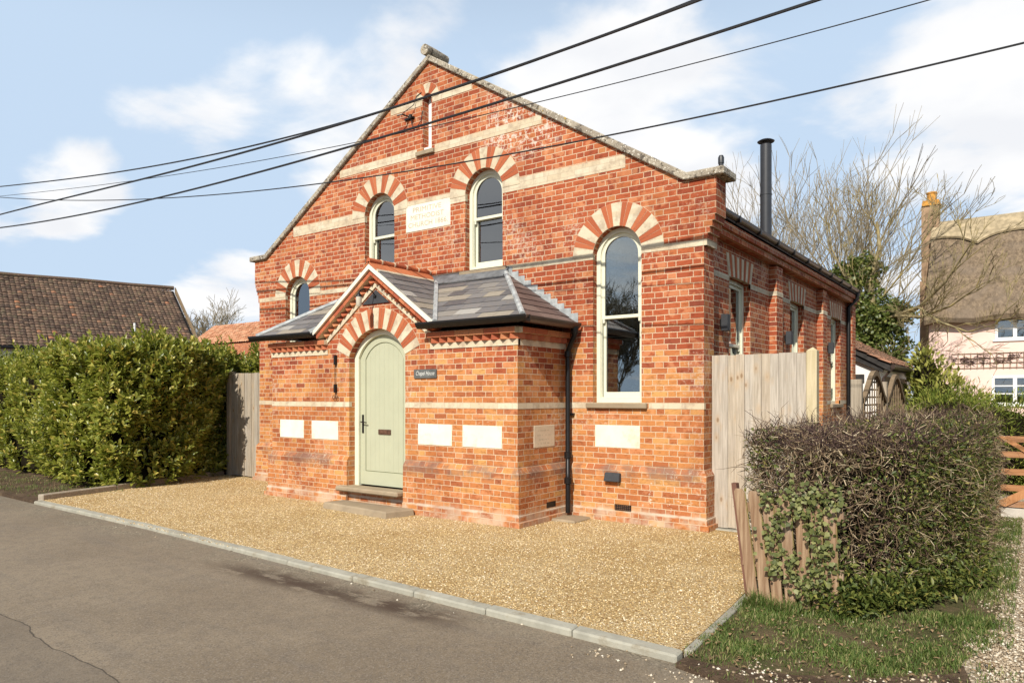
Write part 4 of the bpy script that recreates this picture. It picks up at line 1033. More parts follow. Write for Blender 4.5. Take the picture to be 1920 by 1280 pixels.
    mb = MB(); gx2 = 1.40; mb.prism([(PC-gx2, GZ-GS*gx2-.012), (PC+gx2, GZ-GS*gx2-.012), (PC, GZ-.012)], PY+.24, -.012, 'y'); ch.part(mb, 'gable_deck', M['black'])
    # valley lead
    mb = MB()
    for s in (-1, 1):
        pts = []
        for f in (0, .33, .66, 1):
            sL = L*f; y_, z_ = yz(sL); pts.append((PC+s*(val(sL)+.0), y_, z_+.014))
        mb.tube(pts, .042, 6)
    ch.part(mb, 'valley_lead', M['lead'])
    # ridge tiles
    rt = MB(); rs = MB(); y = PY-.165; k = 5; st = (-.02-y)/k
    for i in range(k):
        a = y+st*i+.006; b = y+st*(i+1)-.004
        rt.tube([(PC, a, GZ+.052), (PC, b, GZ+.052)], .040, 10)
        for s in (-1, 1):
            rs.hexa([(PC, a, GZ+.012), (PC+s*.165, a, GZ+.012-.165*GS), (PC+s*.165, b, GZ+.012-.165*GS), (PC, b, GZ+.012)], [(PC, a, GZ+.042), (PC+s*.165, a, GZ+.034-.165*GS), (PC+s*.165, b, GZ+.034-.165*GS), (PC, b, GZ+.042)])
        rt.tube([(PC, b-.012, GZ+.052), (PC, b+.012, GZ+.052)], .047, 10, mi=1)
    rr = ch.part(rt, 'ridge_tile', [M['ridge_tile'], M['mortar']], smooth=True); ch.part(rs, 'ridge_wing', M['terracotta'], parent=rr)
    mb = MB()
    for s in (-1, 1):
        mb.hexa([(PC+s*.15, PY-.15, GZ-.15*GS+.0), (PC+s*.195, PY-.15, GZ-.195*GS), (PC+s*.195, -.02, GZ-.195*GS), (PC+s*.15, -.02, GZ-.15*GS)], [(PC+s*.15, PY-.15, GZ-.15*GS+.034), (PC+s*.2, PY-.15, GZ-.2*GS+.026), (PC+s*.2, -.02, GZ-.2*GS+.026), (PC+s*.15, -.02, GZ-.15*GS+.034)])
    ch.part(mb, 'ridge_bedding', M['mortar'], parent=rr)
    # gutters
    yg = ye-.025; prof = [(-.05, .0), (-.062, -.005), (-.062, -.025), (-.045, -.055), (-.015, -.085), (.06, -.085), (.06, .0), (.05, .0), (.04, -.06), (-.035, -.045)]
    def gut(a, b, T=None):
        mb = MB(); mb.T = T; k = len(prof); vs = []
        for x in (a, b): vs += [(x, yg+p[0], 2.67+p[1]) for p in prof]
        mb.add(vs, [(i, (i+1) % k, k+(i+1) % k, k+i) for i in range(k)]+[tuple(range(k)), tuple(range(2*k-1, k-1, -1))]); return mb
    ch.part(gut(XL-.12, 3.36), 'porch_gutter', M['black'])
    ch.part(gut(5.62, XR+.09), 'porch_gutter', M['black'])
    XG = XR+.02
    T = lambda a, d, z: (XG-(d-yg), a, z)
    ch.part(gut(ye-.02, -.05, T), 'porch_gutter', M['brown_gutter'])
    # downpipe
    mb = MB(); dx = PX1+.085
    mb.tube([(XG, -.13, 2.62), (XG, -.13, 2.50), (dx+.03, -.10, 2.33), (dx, -.085, 2.27), (dx, -.085, 2.18), (dx, -.085, .83), (dx+.01, -.10, .76), (dx+.05, -.165, .60), (dx+.06, -.18, .50), (dx+.06, -.18, .07)], .036, 12)
    dp = ch.part(mb, 'porch_downpipe', M['black'], smooth=True)
    mb = MB(); mb.lathe((dx, -.085, .80), [(.036, 0), (.052, .01), (.052, .09), (.036, .10)], 14); mb.lathe((dx+.06, -.18, .46), [(.036, 0), (.052, .01), (.052, .09), (.036, .10)], 14); mb.lathe((dx, -.085, 2.20), [(.036, 0), (.05, .01), (.05, .08), (.036, .09)], 14)
    mb.lathe((XG, -.13, 2.5), [(.036, 0), (.05, .02), (.055, .12), (.05, .13)], 14); mb.box(dx-.06, dx+.06, -.05, .0, 1.40, 1.43)
    ch.part(mb, 'pipe_collar', M['black'], parent=dp, smooth=True)
porch()
mb = MB(); mb.box(7.10, 7.62, -.52, -.08, -.02, .035)
tag(mb.build('drain_slab', M['sill'], bevel=.02), 'mossy stone drain slab under the black porch downpipe', 'slab')

# ------------------------------------------------------------------ things fixed to or standing at the chapel
def on_wall_fix():
    # house sign
    t = Thing('house_sign', (5.585, PY-.02, 1.915), 'dark slate house name sign reading Chapel House on the porch wall', 'sign')
    mb = MB(); mb.box(5.375, 5.80, PY-.022, PY-.003, 1.915, 2.04); p = t.part(mb, 'sign_plate', M['slate_sign'], bevel=.003)
    text_part('Chapel House', .085, 5.588, 1.957, PY-.0225, M['letter'], 'lettering', p, .0008, shear=.35, width=.35)
    # wrought bracket light above the door
    t = Thing('porch_lamp', (PC, PY-.03, 3.10), 'black curved bracket lamp with a glass jar hanging above the porch door', 'lamp')
    mb = MB(); pts = []
    for i in range(12):
        f = i/11; a = PI*f
        pts.append((PC-.0-.01*f, PY-.03-.30*(1-math.cos(a*.98))/2, 3.135+.085*math.sin(a)+.02*f))
    pts[0] = (PC, PY-.021, 3.14); mb.tube(pts, .009, 8); mb.lathe((PC, PY-.03, 3.125), [(0, 0), (.025, .005), (.025, .03), (0, .035)], 10)
    t.part(mb, 'bracket', M['black'], smooth=True)
    lx, ly, lz = pts[-1]; mb = MB(); mb.lathe((lx, ly, lz-.055), [(.045, 0), (.042, .02), (.02, .05), (.012, .07)], 14); t.part(mb, 'lamp_cap', M['black'], smooth=True)
    mb = MB(); mb.lathe((lx, ly, lz-.20), [(.0, 0), (.028, .006), (.040, .03), (.042, .145)], 14); t.part(mb, 'glass_jar', M['lampglass'], smooth=True)
    # old bell pull: two guides and a rod with a ring
    t = Thing('bell_pull', (3.72, PY-.02, 1.60), 'old iron bell pull with long rod and looped handle left of the porch door', 'bell pull')
    x = 3.70; mb = MB(); mb.tube([(x, PY-.03, 2.30), (x, PY-.03, 1.72)], .006, 6)
    mb.box(x-.018, x+.018, PY-.045, PY-.004, 2.15, 2.30); mb.box(x-.018, x+.018, PY-.045, PY-.004, 1.72, 1.85); t.part(mb, 'rod', M['black'])
    mb = MB(); 
    for cx in (x-.025, x+.03): mb.tube([(cx+.035*math.cos(a), PY-.03, 1.645+.03*math.sin(a)) for a in [2*PI*i/12 for i in range(13)]], .005, 6)
    mb.tube([(x, PY-.03, 1.74), (x, PY-.03, 1.66)], .005, 6)
    t.part(mb, 'looped_handle', M['rust'])
    # black box vent light on front wall
    mb = MB(); mb.add([(7.83, -.052, .53), (8.06, -.052, .53), (8.06, -.13, .535), (7.83, -.13, .535), (7.83, -.052, .65), (8.06, -.052, .65), (8.05, -.10, .648), (7.84, -.10, .648)], [(0, 3, 2, 1), (4, 5, 6, 7), (0, 1, 5, 4), (1, 2, 6, 5), (2, 3, 7, 6), (3, 0, 4, 7)])
    tag(mb.build('wall_vent', M['plate'], bevel=.008), 'small black hooded vent box low on the front wall below the big window', 'vent')
    # square black wall lights on the side wall
    g = 'square black lights on the side wall'
    t = Thing('wall_light', (XS, .90, 2.60), 'square black wall light on the side wall, nearest the front corner', 'wall light', g)
    mb = MB(); mb.box(XS+.001, XS+.03, .87, .93, 2.60, 2.70); t.part(mb, 'back_plate', M['black'])
    mb = MB(); mb.box(XS+.03, XS+.12, .845, .955, 2.54, 2.76); t.part(mb, 'lamp_body', M['plate'], bevel=.004)
    copy_thing(t.e, (XS, 4.0, 2.60), label='square black wall light on the side wall, just past the first brick pilaster')
    copy_thing(t.e, (XS, 7.12, 2.60), label='square black wall light on the side wall, farthest back and just past the second pilaster')
    # flues
    t = Thing('stove_flue', (8.6, 4.46, 4.4), 'tall black stove flue with a round cowl rising from the roof edge', 'flue')
    mb = MB(); mb.lathe((8.6, 4.46, 4.35), [(.098, 0), (.098, .9), (.104, .902), (.104, .93), (.098, .932), (.098, 1.80), (.08, 1.82)], 20); t.part(mb, 'flue_pipe', M['flue'], smooth=True)
    mb = MB(); mb.lathe((8.6, 4.46, 6.20), [(.14, 0), (.15, .012), (.10, .04), (.02, .06)], 20)
    for i in range(4):
        a = PI/4+PI/2*i; mb.tube([(8.6+.08*math.cos(a), 4.46+.08*math.sin(a), 6.14), (8.6+.1*math.cos(a), 4.46+.1*math.sin(a), 6.21)], .006, 6)
    t.part(mb, 'cowl', M['flue'], smooth=True)
    mb = MB(); mb.lathe((8.8, 1.63, 4.25), [(.036, 0), (.036, .78), (.043, .785), (.043, .87), (.03, .90), (.0, .905)], 14)
    tag(mb.build('boiler_flue', M['flue'], smooth=True), 'short thin black boiler flue peeping over the right kneeler stone', 'flue')
    # step
    mb = MB(); mb.hexa([(3.92, -1.62, -.02), (5.37, -1.74, -.02), (5.50, -1.28, -.02), (4.0, -1.27, -.02)], [(3.92, -1.60, .095), (5.36, -1.72, .095), (5.48, -1.28, .095), (4.0, -1.27, .095)])
    tag(mb.build('door_step', M['sill'], bevel=.018), 'worn grey brown stone step on the gravel in front of the green door', 'step')
    # cactus in the big window
    t = Thing('window_cactus', (8.13, .29, 1.605), 'small pale branching cactus in a white pot on the sill of the large right window', 'plant')
    mb = MB(); mb.lathe((8.13, .28, 1.606), [(.05, 0), (.062, .01), (.068, .085), (.055, .087)], 14); t.part(mb, 'pot', M['pot'], smooth=True)
    mb = MB(); r2 = random.Random(5)
    for dx_, dz_ in ((-.085, .10), (-.045, .12), (0, .2), (.04, .11), (.09, .10), (.065, .07), (-.06, .06)):
        mb.tube([(8.13, .27, 1.68), (8.13+dx_*.5, .26, 1.70+dz_*.3), (8.13+dx_, .25, 1.69+dz_)], [.02, .022, .012], 8)
    t.part(mb, 'stems', M['cactus'], smooth=True)
on_wall_fix()
# cable bracket with drooping leads beside the lancet
t = Thing('cable_bracket', (4.17, -.02, 6.25), 'black iron cable bracket with drooping leads beside the gable slit', 'bracket')
mb = MB(); mb.tube([(4.12, -.01, 6.28), (4.12, -.16, 6.27), (4.05, -.2, 6.25)], .012, 6); mb.lathe((4.22, -.06, 6.2), [(0, 0), (.03, .01), (.03, .07), (0, .08)], 8); mb.box(4.05, 4.26, -.03, -.001, 6.22, 6.25); t.part(mb, 'bracket_arm', M['black'])
mb = MB(); mb.tube([(4.22, -.05, 6.2), (4.24, -.04, 6.08), (4.32, -.03, 6.04), (4.42, -.02, 6.14), (4.44, -.015, 6.3)], .006, 6); mb.tube([(4.12, -.16, 6.27), (4.28, -.05, 6.42), (4.31, -.02, 6.56), (4.42, -.015, 6.60)], .006, 6); t.part(mb, 'drooping_lead', M['wire'])

# ------------------------------------------------------------------ overhead cables (run along the street in front of the chapel)
def cable(pts, r, label, mid=None):
    """pts in (x, z) on a vertical plane y; smoothed by a quadratic fit, extended past both ends"""
    yy, pp = pts; x = np.array([p[0] for p in pp]); z = np.array([p[1] for p in pp]); c = np.polyfit(x, z, 3)
    a0, a1 = x.min()-.5, x.max()+.6; dc = np.polyder(c); xs = np.linspace(a0, a1, 60)
    P = [(a, yy, float(np.polyval(c, a))) for a in xs]
    P = [(a0-22, yy, P[0][2]-22*float(np.polyval(dc, a0))*.6)]+P+[(a1+12, yy, P[-1][2]+12*max(-.02, min(.06, float(np.polyval(dc, a1)))))]
    mb = MB(); mb.tube(P, r, 6); tag(mb.build('overhead_cable', M['wire'], smooth=True), label, 'cable', 'overhead cables crossing in front of the gable')
cable((-2.1, [(9.874, 5.379), (8.055, 5.291), (6.479, 5.309), (4.474, 5.378), (0.178, 5.682), (-7.085, 6.572)]), .012, 'highest overhead cable, ending topmost at the left edge of the sky')
cable((-2.12, [(9.874, 5.36), (8.055, 5.273), (6.479, 5.293), (4.474, 5.363), (0.178, 5.497), (-7.085, 5.908)]), .0155, 'thick overhead cable running beside the highest one and parting from it at left')
cable((-2.1, [(11.004, 5.009), (9.327, 5.018), (8.055, 4.96), (5.54, 4.988), (0.178, 5.124), (-7.085, 5.609)]), .0145, 'thick overhead cable across the middle of the gable, lowest at the left edge')
cable((-2.1, [(11.767, 4.758), (10.375, 4.751), (8.055, 4.844), (6.653, 4.945), (3.251, 5.173), (-7.085, 6.346)]), .005, 'hair thin overhead wire just below the middle cable')
cable((-2.1, [(12.393, 4.241), (10.832, 4.24), (9.033, 4.3), (7.312, 4.391), (4.474, 4.602), (0.178, 5.106), (-7.085, 6.322)]), .008, 'thin overhead wire crossing lowest over the arched windows')

# ------------------------------------------------------------------ fences and gates
def board_panel(x0, x1, y, z0, z1, n, th=.02, cover=.004, seed=0):
    r_ = random.Random(seed); mb = MB(); w_ = (x1-x0)/n
    for i in range(n):
        a = x0+w_*i; dy = (i % 2)*.012
        mb.box(a+.001, a+w_-.001+(.012 if i % 2 == 0 and i < n-1 else 0), y-dy, y-dy+th, z0+r_.uniform(-.006, .006), z1+r_.uniform(-.006, .006))
    return mb
t = Thing('side_gate', (9.75, .25, 0), 'tall pale weathered board gate between the chapel corner and its pale post', 'gate')
g_ = t.part(board_panel(9.185, 10.315, .23, .03, 2.175, 11, seed=3), 'board_panel', M['gate_wood'])
mb = MB()
for z in (.35, 1.1, 1.9): mb.box(9.2, 10.31, .252, .29, z, z+.09)
t.part(mb, 'gate_rail', M['gate_wood'])
mb = MB(); mb.box(10.325, 10.44, .19, .305, 0, 2.19); mb.add([(10.325, .19, 2.191), (10.44, .19, 2.191), (10.44, .305, 2.191), (10.325, .305, 2.191), (10.3825, .2475, 2.235)], [(3, 2, 1, 0), (0, 1, 4), (1, 2, 4), (2, 3, 4), (3, 0, 4)])
tag(mb.build('gate_post', M['post_wood'], bevel=.003), 'thick pale yellow timber post with a shallow pyramid top at right of the board gate', 'post')
mb = MB(); mb.box(9.2, 10.4, .14, .34, -.03, .018); tag(mb.build('gate_threshold', M['kerb'], bevel=.006), 'pale concrete strip under the tall board gate', 'threshold')
t = Thing('garden_gate', (-.6, .1, 0), 'tall grey weathered board gate between the laurel hedge and the chapel left corner', 'gate')
t.part(board_panel(-1.16, -.10, .12, .02, 2.14, 9, seed=5), 'board_panel', M['gate_wood_grey'])
mb = MB()
for z in (.35, 1.1, 1.85): mb.box(-1.16, -.1, .142, .18, z, z+.09)
t.part(mb, 'gate_rail', M['gate_wood_grey'])
mb = MB(); mb.box(-1.28, -1.17, .08, .2, 0, 2.15); mb.box(-1.30, -1.15, .06, .22, 2.15, 2.18)
tag(mb.build('gate_post', M['gate_wood_grey'], bevel=.004), 'grey timber gate post with flat cap beside the laurel hedge', 'post')

# picket fence, leaning to the left
def pickets():
    t = Thing('picket_fence', (10.95, -2.68, 0), 'old leaning wooden picket fence with moss, half buried in the clipped twiggy hedge', 'fence')
    r_ = random.Random(4); xs = [10.615, 10.715, 10.815, 10.92, 11.03, 11.13, 11.23]
    for i, x in enumerate(xs):
        lean = -.115+.016*i+r_.uniform(-.012, .012); h = .92+r_.uniform(-.02, .02)-.012*i; w_ = .085; y = -2.66-.012*i
        mb = MB(); prof = [(-w_/2, -.03), (w_/2, -.03), (w_/2, h-.03), (w_*.3, h), (-w_*.3, h), (-w_/2, h-.03)]
        poly = [(x+a+lean*z/.9, z) for a, z in prof]
        mb.prism(poly, y-.02, y, 'y')
        mb.prism([(p[0]+.0, p[1]) for p in [(x+w_/2+lean*z/.9, z) for z in (.2, h-.03)]]+[(x+w_/2+.007+lean*z/.9, z) for z in (h-.03, .2)], y-.022, y-.002, 'y', mi=1)
        pk = t.part(mb, 'picket', [M['picket'], M['moss']], bevel=.003)
    mb = MB()
    for z in (.28, .72): mb.hexa([(10.52, -2.655, z), (11.3, -2.73, z), (11.3, -2.69, z), (10.52, -2.61, z)], [(10.52, -2.655, z+.07), (11.3, -2.73, z+.07), (11.3, -2.69, z+.07), (10.52, -2.61, z+.07)])
    t.part(mb, 'rail', M['picket'])
    mb = MB(); mb.prism([(10.545, -.05), (10.585, -.05), (10.46, .94), (10.42, .94)], -2.64, -2.57, 'y'); t.part(mb, 'end_post', M['picket_side'])
pickets()

# five bar gate
def fivebar():
    t = Thing('driveway_gate', (13.4, 3.5, 0), 'orange brown timber five bar gate across the shingle drive', 'gate')
    x0, x1, y = 11.98, 14.9, 3.45
    mb = MB()
    for z in (.14, .36, .58, .82, 1.03): mb.box(x0, x1, y, y+.035, z, z+.085); 
    t.part(mb, 'bar', M['gate5'], bevel=.004)
    for a in (x0-.005, x1-.09):
        mb = MB(); mb.box(a, a+.09, y-.012, y+.045, .10, 1.14); t.part(mb, 'end_stile', M['gate5post'])
    mb = MB(); mb.hexa([(x0+.08, y-.02, 1.10), (x0+.18, y-.02, 1.10), (13.55, y-.02, .18), (13.42, y-.02, .18)], [(x0+.08, y-.002, 1.10), (x0+.18, y-.002, 1.10), (13.55, y-.002, .18), (13.42, y-.002, .18)]); mb.hexa([(x0+.06, y-.024, .20), (x0+.16, y-.024, .14), (13.5, y-.024, 1.0), (13.4, y-.024, 1.06)], [(x0+.06, y-.004, .20), (x0+.16, y-.004, .14), (13.5, y-.004, 1.0), (13.4, y-.004, 1.06)])
    t.part(mb, 'brace', M['gate5post'])
    mb = MB(); mb.box(11.84, 11.96, 3.4, 3.52, 0, 1.30); tag(mb.build('gate_post', M['gate5post'], bevel=.006), 'square orange brown post at the hinge end of the five bar gate', 'post')
    mb = MB(); mb.box(12.09, 14.9, 3.46, 3.51, -.02, .125); tag(mb.build('gravel_board', M['grey_board'], bevel=.004), 'long pale grey timber board on the ground below the five bar gate', 'board')
fivebar()

# trellis fence behind the side path
def trellis(y0, y1, label):
    X = 10.66; t = Thing('arched_trellis', (X, (y0+y1)/2, 0), label, 'trellis', 'arched trellis panels beside the chapel')
    c = (y0+y1)/2; h = (y1-y0)/2
    def top(q): u = (q-c)/h; return 1.64+.38*((1+math.cos(PI*u))/2)**.8
    ys = [y0+(y1-y0)*i/24 for i in range(25)]
    mb = MB(); mb.prism([(q, top(q)+.0) for q in ys]+[(q, top(q)-.07) for q in reversed(ys)], X-.03, X+.03, 'x'); mb.box(X-.02, X+.02, y0, y0+.04, .2, 1.66); mb.box(X-.02, X+.02, y1-.04, y1, .2, 1.66); mb.box(X-.02, X+.02, y0, y1, .9, .95)
    t.part(mb, 'trellis_frame', M['trellis'])
    mb = MB(); k = 10
    for i in range(1, k):
        q = y0+(y1-y0)*i/k; mb.box(X-.006, X+.006, q-.011, q+.011, .95, top(q)-.05)
    for j in range(9):
        z = 1.02+j*.105
        qs = [q for q in ys if top(q)-.06 > z]
        if len(qs) > 1: mb.box(X-.016, X-.006, qs[0], qs[-1], z-.012, z+.012)
    t.part(mb, 'lattice', M['trellis'])
    mb = MB(); mb.box(X-.012, X+.012, y0+.04, y1-.04, .05, .9); t.part(mb, 'lower_boards', M['gate_wood_grey'])
trellis(1.66, 3.44, 'brown arched trellis panel beside the chapel, nearer of the two')
trellis(3.56, 5.34, 'brown arched trellis panel beside the chapel, farther of the two')
for y, lb in ((1.55, 'grey timber post at the near end of the arched trellis'), (3.5, 'grey timber post between the two arched trellis panels')):
    mb = MB(); mb.box(10.55, 10.68, y-.05, y+.05, 0, 1.88); tag(mb.build('trellis_post', M['gate_wood_grey'], bevel=.004), lb, 'post')

# ------------------------------------------------------------------ hedges
def in_poly(x, y, poly):
    n = len(poly); ins = np.zeros(x.shape, bool); j = n-1
    for i in range(n):
        xi, yi = poly[i]; xj, yj = poly[j]
        c = ((yi > y) != (yj > y)) & (x < (xj-xi)*(y-yi)/(yj-yi+1e-12)+xi); ins ^= c; j = i
    return ins
def hedge_surface(rs, n, poly, zt, top_frac, bulge=.12, close=True):
    """random points on walls and top of a footprint; returns P, outward normal"""
    poly = [np.array(p, float) for p in poly]; segs = []
    for a, b in zip(poly, poly[1:]+poly[:1]): segs.append((a, b, np.linalg.norm(b-a)))
    tot = sum(s[2] for s in segs); P = []; N = []
    area = sum(a[0]*b[1]-b[0]*a[1] for a, b, _ in segs)/2; sg = 1 if area > 0 else -1
    nw = int(n*(1-top_frac))
    for a, b, L in segs:
        k = int(nw*L/tot)+1; f = rs.rand(k, 1); z = rs.rand(k)**.9*zt; p = a+(b-a)*f; t = (b-a)/L; nn = np.array([t[1], -t[0]])*sg
        P.append(np.concatenate([p, z[:, None]], 1)); N.append(np.tile([[nn[0], nn[1], .25]], (k, 1)))
    k = int(n*top_frac); lo = np.min(poly, 0); hi = np.max(poly, 0); q = rs.rand(k*3, 2)*(hi-lo)+lo
    q = q[in_poly(q[:, 0], q[:, 1], poly)][:k]
    P.append(np.concatenate([q, np.full((len(q), 1), zt)], 1)); N.append(np.tile([[0, 0, 1.]], (len(q), 1)))
    P = np.concatenate(P); N = norm(np.concatenate(N))
    d = (np.sin(P[:, 0]*3.1+P[:, 2]*2.3)+np.sin(P[:, 1]*3.7-P[:, 2]*2.9+1)+np.sin(P[:, 0]*6.5+P[:, 1]*5.2))*bulge/2
    P = P+N*d[:, None]; return P, N
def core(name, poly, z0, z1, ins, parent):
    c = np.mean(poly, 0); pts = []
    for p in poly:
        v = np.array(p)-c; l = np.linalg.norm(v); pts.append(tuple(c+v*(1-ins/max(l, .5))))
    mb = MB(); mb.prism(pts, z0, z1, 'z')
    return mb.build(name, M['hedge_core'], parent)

def laurel(name, poly, zt, nsh, seed, label, near=True):
    t = empty(name, (poly[0][0], poly[0][1], 0), label, 'hedge')
    rs = np.random.RandomState(seed); off = np.array([[poly[0][0], poly[0][1], 0]])
    P, N = hedge_surface(rs, int(nsh*.8), poly, zt, .30, .2)
    hs = rs.rand(len(P)); P[:, 2] = np.maximum(P[:, 2], .04)
    topm = N[:, 2] > .9
    D = norm(N*.7+np.array([[0, 0, .75]])+rs.normal(size=P.shape)*.28); D[topm] = norm(np.array([[0, 0, 1.]])+rs.normal(size=P[topm].shape)*.30)
    Ls = rs.uniform(.16, .34, len(P)); Ls[topm] = rs.uniform(.14, .34, topm.sum())*(1+.9*(rs.rand(topm.sum()) > .85))
    base = P-N*rs.uniform(.02, .26, len(P))[:, None]
    k = 13; A = []; DD = []; NN = []; LL = []
    ref = norm(np.cross(D, rs.normal(size=D.shape)))
    w_ = np.cross(D, ref)
    for i in range(k):
        f = (i+.5)/k; an = i*2.4; o = ref*math.cos(an)+w_*math.sin(an)
        A.append(base+D*(Ls*f)[:, None]); DD.append(norm(o*(1.05-.6*f)+D*(.45+.6*f)+rs.normal(size=D.shape)*.15)); NN.append(norm(D*1.0-o*.3+np.array([[0, 0, .5]])+rs.normal(size=D.shape)*.25)); LL.append(rs.uniform(.10, .175, len(P))*(1-.25*f))
    A = np.concatenate(A); DD = np.concatenate(DD); NN = np.concatenate(NN); LL = np.concatenate(LL)
    V, F = broad_leaves(A-off, DD, NN, LL, LL*rs.uniform(.36, .5, len(LL)))
    np_mesh('foliage', V, F, M['laurel'], t)
    V, F = tubes3(base-off, base+D*Ls[:, None]-off, np.full(len(P), .004), np.full(len(P), .002)); np_mesh('stems', V, F, M['conifer'], t)
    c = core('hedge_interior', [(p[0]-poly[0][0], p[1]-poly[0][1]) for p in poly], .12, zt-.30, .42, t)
    return t
LP = [(-2.6, -2.75), (-.75, -2.62), (-.48, -2.2), (-.62, -1.4), (-1.35, .0), (-1.7, .6), (-3.2, .9), (-4.6, -.2), (-4.2, -2.2)]
laurel('laurel_hedge', LP, 2.42, 5200, 21, 'big clipped laurel hedge bulging over the timber edging beside the gravel')
laurel('laurel_hedge', [(-13, -2.0), (-3.6, -2.45), (-3.3, -1.2), (-4, 0), (-13, .4)], 2.35, 4200, 22, 'laurel hedge carrying on along the road at the far left edge')
laurel('laurel_hedge', [(-2.4, .6), (.0, .55), (.05, 2.1), (-3.0, 2.3)], 2.42, 1100, 23, 'dark laurel growing behind the grey board gate')

laurel('unseen_shade_hedge', [(15.2, -2.5), (17.0, -2.5), (17.0, 12), (15.2, 12)], 4.2, 2600, 24, 'unseen tall evergreen hedge added beyond the shingle drive to shade the chapel side wall')  # out of view, added to block skylight and darken the chapel side wall
def twig_hedge():
    poly = [(10.46, -2.30), (10.82, -2.54), (11.2, -2.60), (11.68, -2.05), (11.95, -1.2), (12.03, -.2), (12.0, 2.6), (10.9, 2.6), (10.64, .2)]; zt = 1.36
    t = empty('clipped_hedge', (11.4, -1, 0), 'clipped twiggy brown hedge with small green leaves between the picket fence and the drive', 'hedge')
    off = np.array([[11.4, -1, 0.]]); rs = np.random.RandomState(8)
    P, N = hedge_surface(rs, 21000, poly, zt, .24, .06); P[:, 2] = np.maximum(P[:, 2], .05)
    P = P-N*(rs.rand(len(P), 1)**1.5)*.16
    keep = ~((P[:, 2] < .82) & (P[:, 0] < 11.22) & (P[:, 1] < -2.3)) 
    P, N = P[keep], N[keep]
    tang = norm(rs.normal(size=P.shape)-N*.2); D = norm(tang*1.0+N*.22+np.array([[0, 0, .12]]))
    segA = []; segB = []; ra = []; rb = []
    p = P.copy(); r = rs.uniform(.0024, .0056, len(P)); L = rs.uniform(.035, .10, len(P))
    for k in range(4):
        q = p+D*(L*rs.uniform(.6, 1, len(P)))[:, None]; segA.append(p-off); segB.append(q-off); ra.append(r*(1-.2*k)); rb.append(r*(1-.2*(k+1)))
        D = norm(D+rs.normal(size=D.shape)*.55-N*.05); p = q
    A = np.concatenate(segA); B = np.concatenate(segB); ra = np.concatenate(ra); rb = np.concatenate(rb)
    pur = (A[:, 2] > 1.24) & (rs.rand(len(A)) < .55) | (rs.rand(len(A)) < .15)
    V, F = tubes3(A[~pur], B[~pur], ra[~pur], rb[~pur]); np_mesh('twigs', V, F, M['twig'], t)
    # long stray shoots on top and left end
    n = 90; q = rs.rand(n); a = np.stack([10.75+1.3*rs.rand(n), -2.4+4.4*rs.rand(n), np.full(n, zt-.05)], 1); a[:40, 0] = 10.62; a[:40, 1] = -2.4+rs.rand(40)*.7; a[:40, 2] = .9+rs.rand(40)*.6
    d = norm(rs.normal(size=(n, 3))*.5+np.array([[0, 0, 1.]])); d[:40] = norm(rs.normal(size=(40, 3))*.5+np.array([[-1., .1, .25]]))
    V1 = []; l = rs.uniform(.08, .28, n)
    l[:40] *= .8
    b = a+d*l[:, None]*.6; c_ = b+norm(d+rs.normal(size=d.shape)*.3)*l[:, None]*.5
    V2, F2 = tubes3(np.concatenate([a, b])-off, np.concatenate([b, c_])-off, np.full(2*n, .003), np.full(2*n, .0018))
    V, F = tubes3(A[pur], B[pur], ra[pur]*.9, rb[pur]*.9); np_mesh('dark_twigs', np.concatenate([V, V2]), np.concatenate([F, F2+len(V)]), M['purple_twig'], t)
    # leaves: dense on right side, low down, patches on the top
    P, N = hedge_surface(rs, 70000, poly, zt, .22, .06); P[:, 2] = np.maximum(P[:, 2], .03)
    g = np.clip((P[:, 0]-11.35)/.6, 0, 1)*.85+np.clip((.35-P[:, 2])/.3, 0, 1)*.8
    pt = np.sin(P[:, 0]*4+P[:, 2]*5)*np.sin(P[:, 1]*5+P[:, 2]*3)
    g = g*1.05+.16+.4*(pt > .35)-.15*(P[:, 2] > 1.22)
    keep = (rs.rand(len(P)) < g) & ~((P[:, 2] < .8) & (P[:, 0] < 11.2) & (P[:, 1] < -2.3)) & ~((P[:, 2] > 1.1) & (rs.rand(len(P)) < .3)); P, N = P[keep], N[keep]
    P = P+N*(rs.rand(len(P), 1)*.09-.05)
    D = norm(N*.5+rs.normal(size=P.shape)*.7+np.array([[0, 0, .1]])); Nn = norm(N+np.array([[0, 0, .6]])+rs.normal(size=P.shape)*.4)
    L = rs.uniform(.022, .055, len(P)); V, F = leaves(P-off, D, Nn, L, L*.42); np_mesh('leaves', V, F, M['privet'], t)
    # bushy growth at the foot
    n = 3800; f = rs.rand(n); x = 11.12+f*1.0+rs.normal(size=n)*.05; y = -2.72+f*f*1.9+rs.normal(size=n)*.07; z = np.abs(rs.normal(size=n))*.13+.03
    P = np.stack([x, y, z], 1); D = norm(rs.normal(size=P.shape)*.7+np.array([[.25, -.5, .35]])); L = rs.uniform(.035, .08, n)
    V, F = leaves(P-off, D, norm(rs.normal(size=P.shape)*.4+np.array([[0, -.3, 1.]])), L, L*.36); np_mesh('low_growth', V, F, M['privet'], t)
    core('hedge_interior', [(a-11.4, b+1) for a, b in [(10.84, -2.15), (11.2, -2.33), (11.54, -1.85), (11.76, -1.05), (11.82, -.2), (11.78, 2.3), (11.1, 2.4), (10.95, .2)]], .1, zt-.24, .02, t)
    # ivy over the pickets
    t = empty('ivy', (11.0, -2.7, 0), 'green ivy climbing over the old picket fence', 'ivy')
    cl = [(10.74, .86, .06), (10.95, .9, .09), (10.78, .62, .10), (10.84, .45, .10), (10.93, .35, .09), (11.05, .78, .12), (11.15, .62, .13), (11.2, .45, .12), (11.13, .30, .10), (11.0, .2, .08), (10.86, .75, .06), (11.08, .92, .10), (11.22, .9, .12), (10.8, .3, .05)]
    P = []
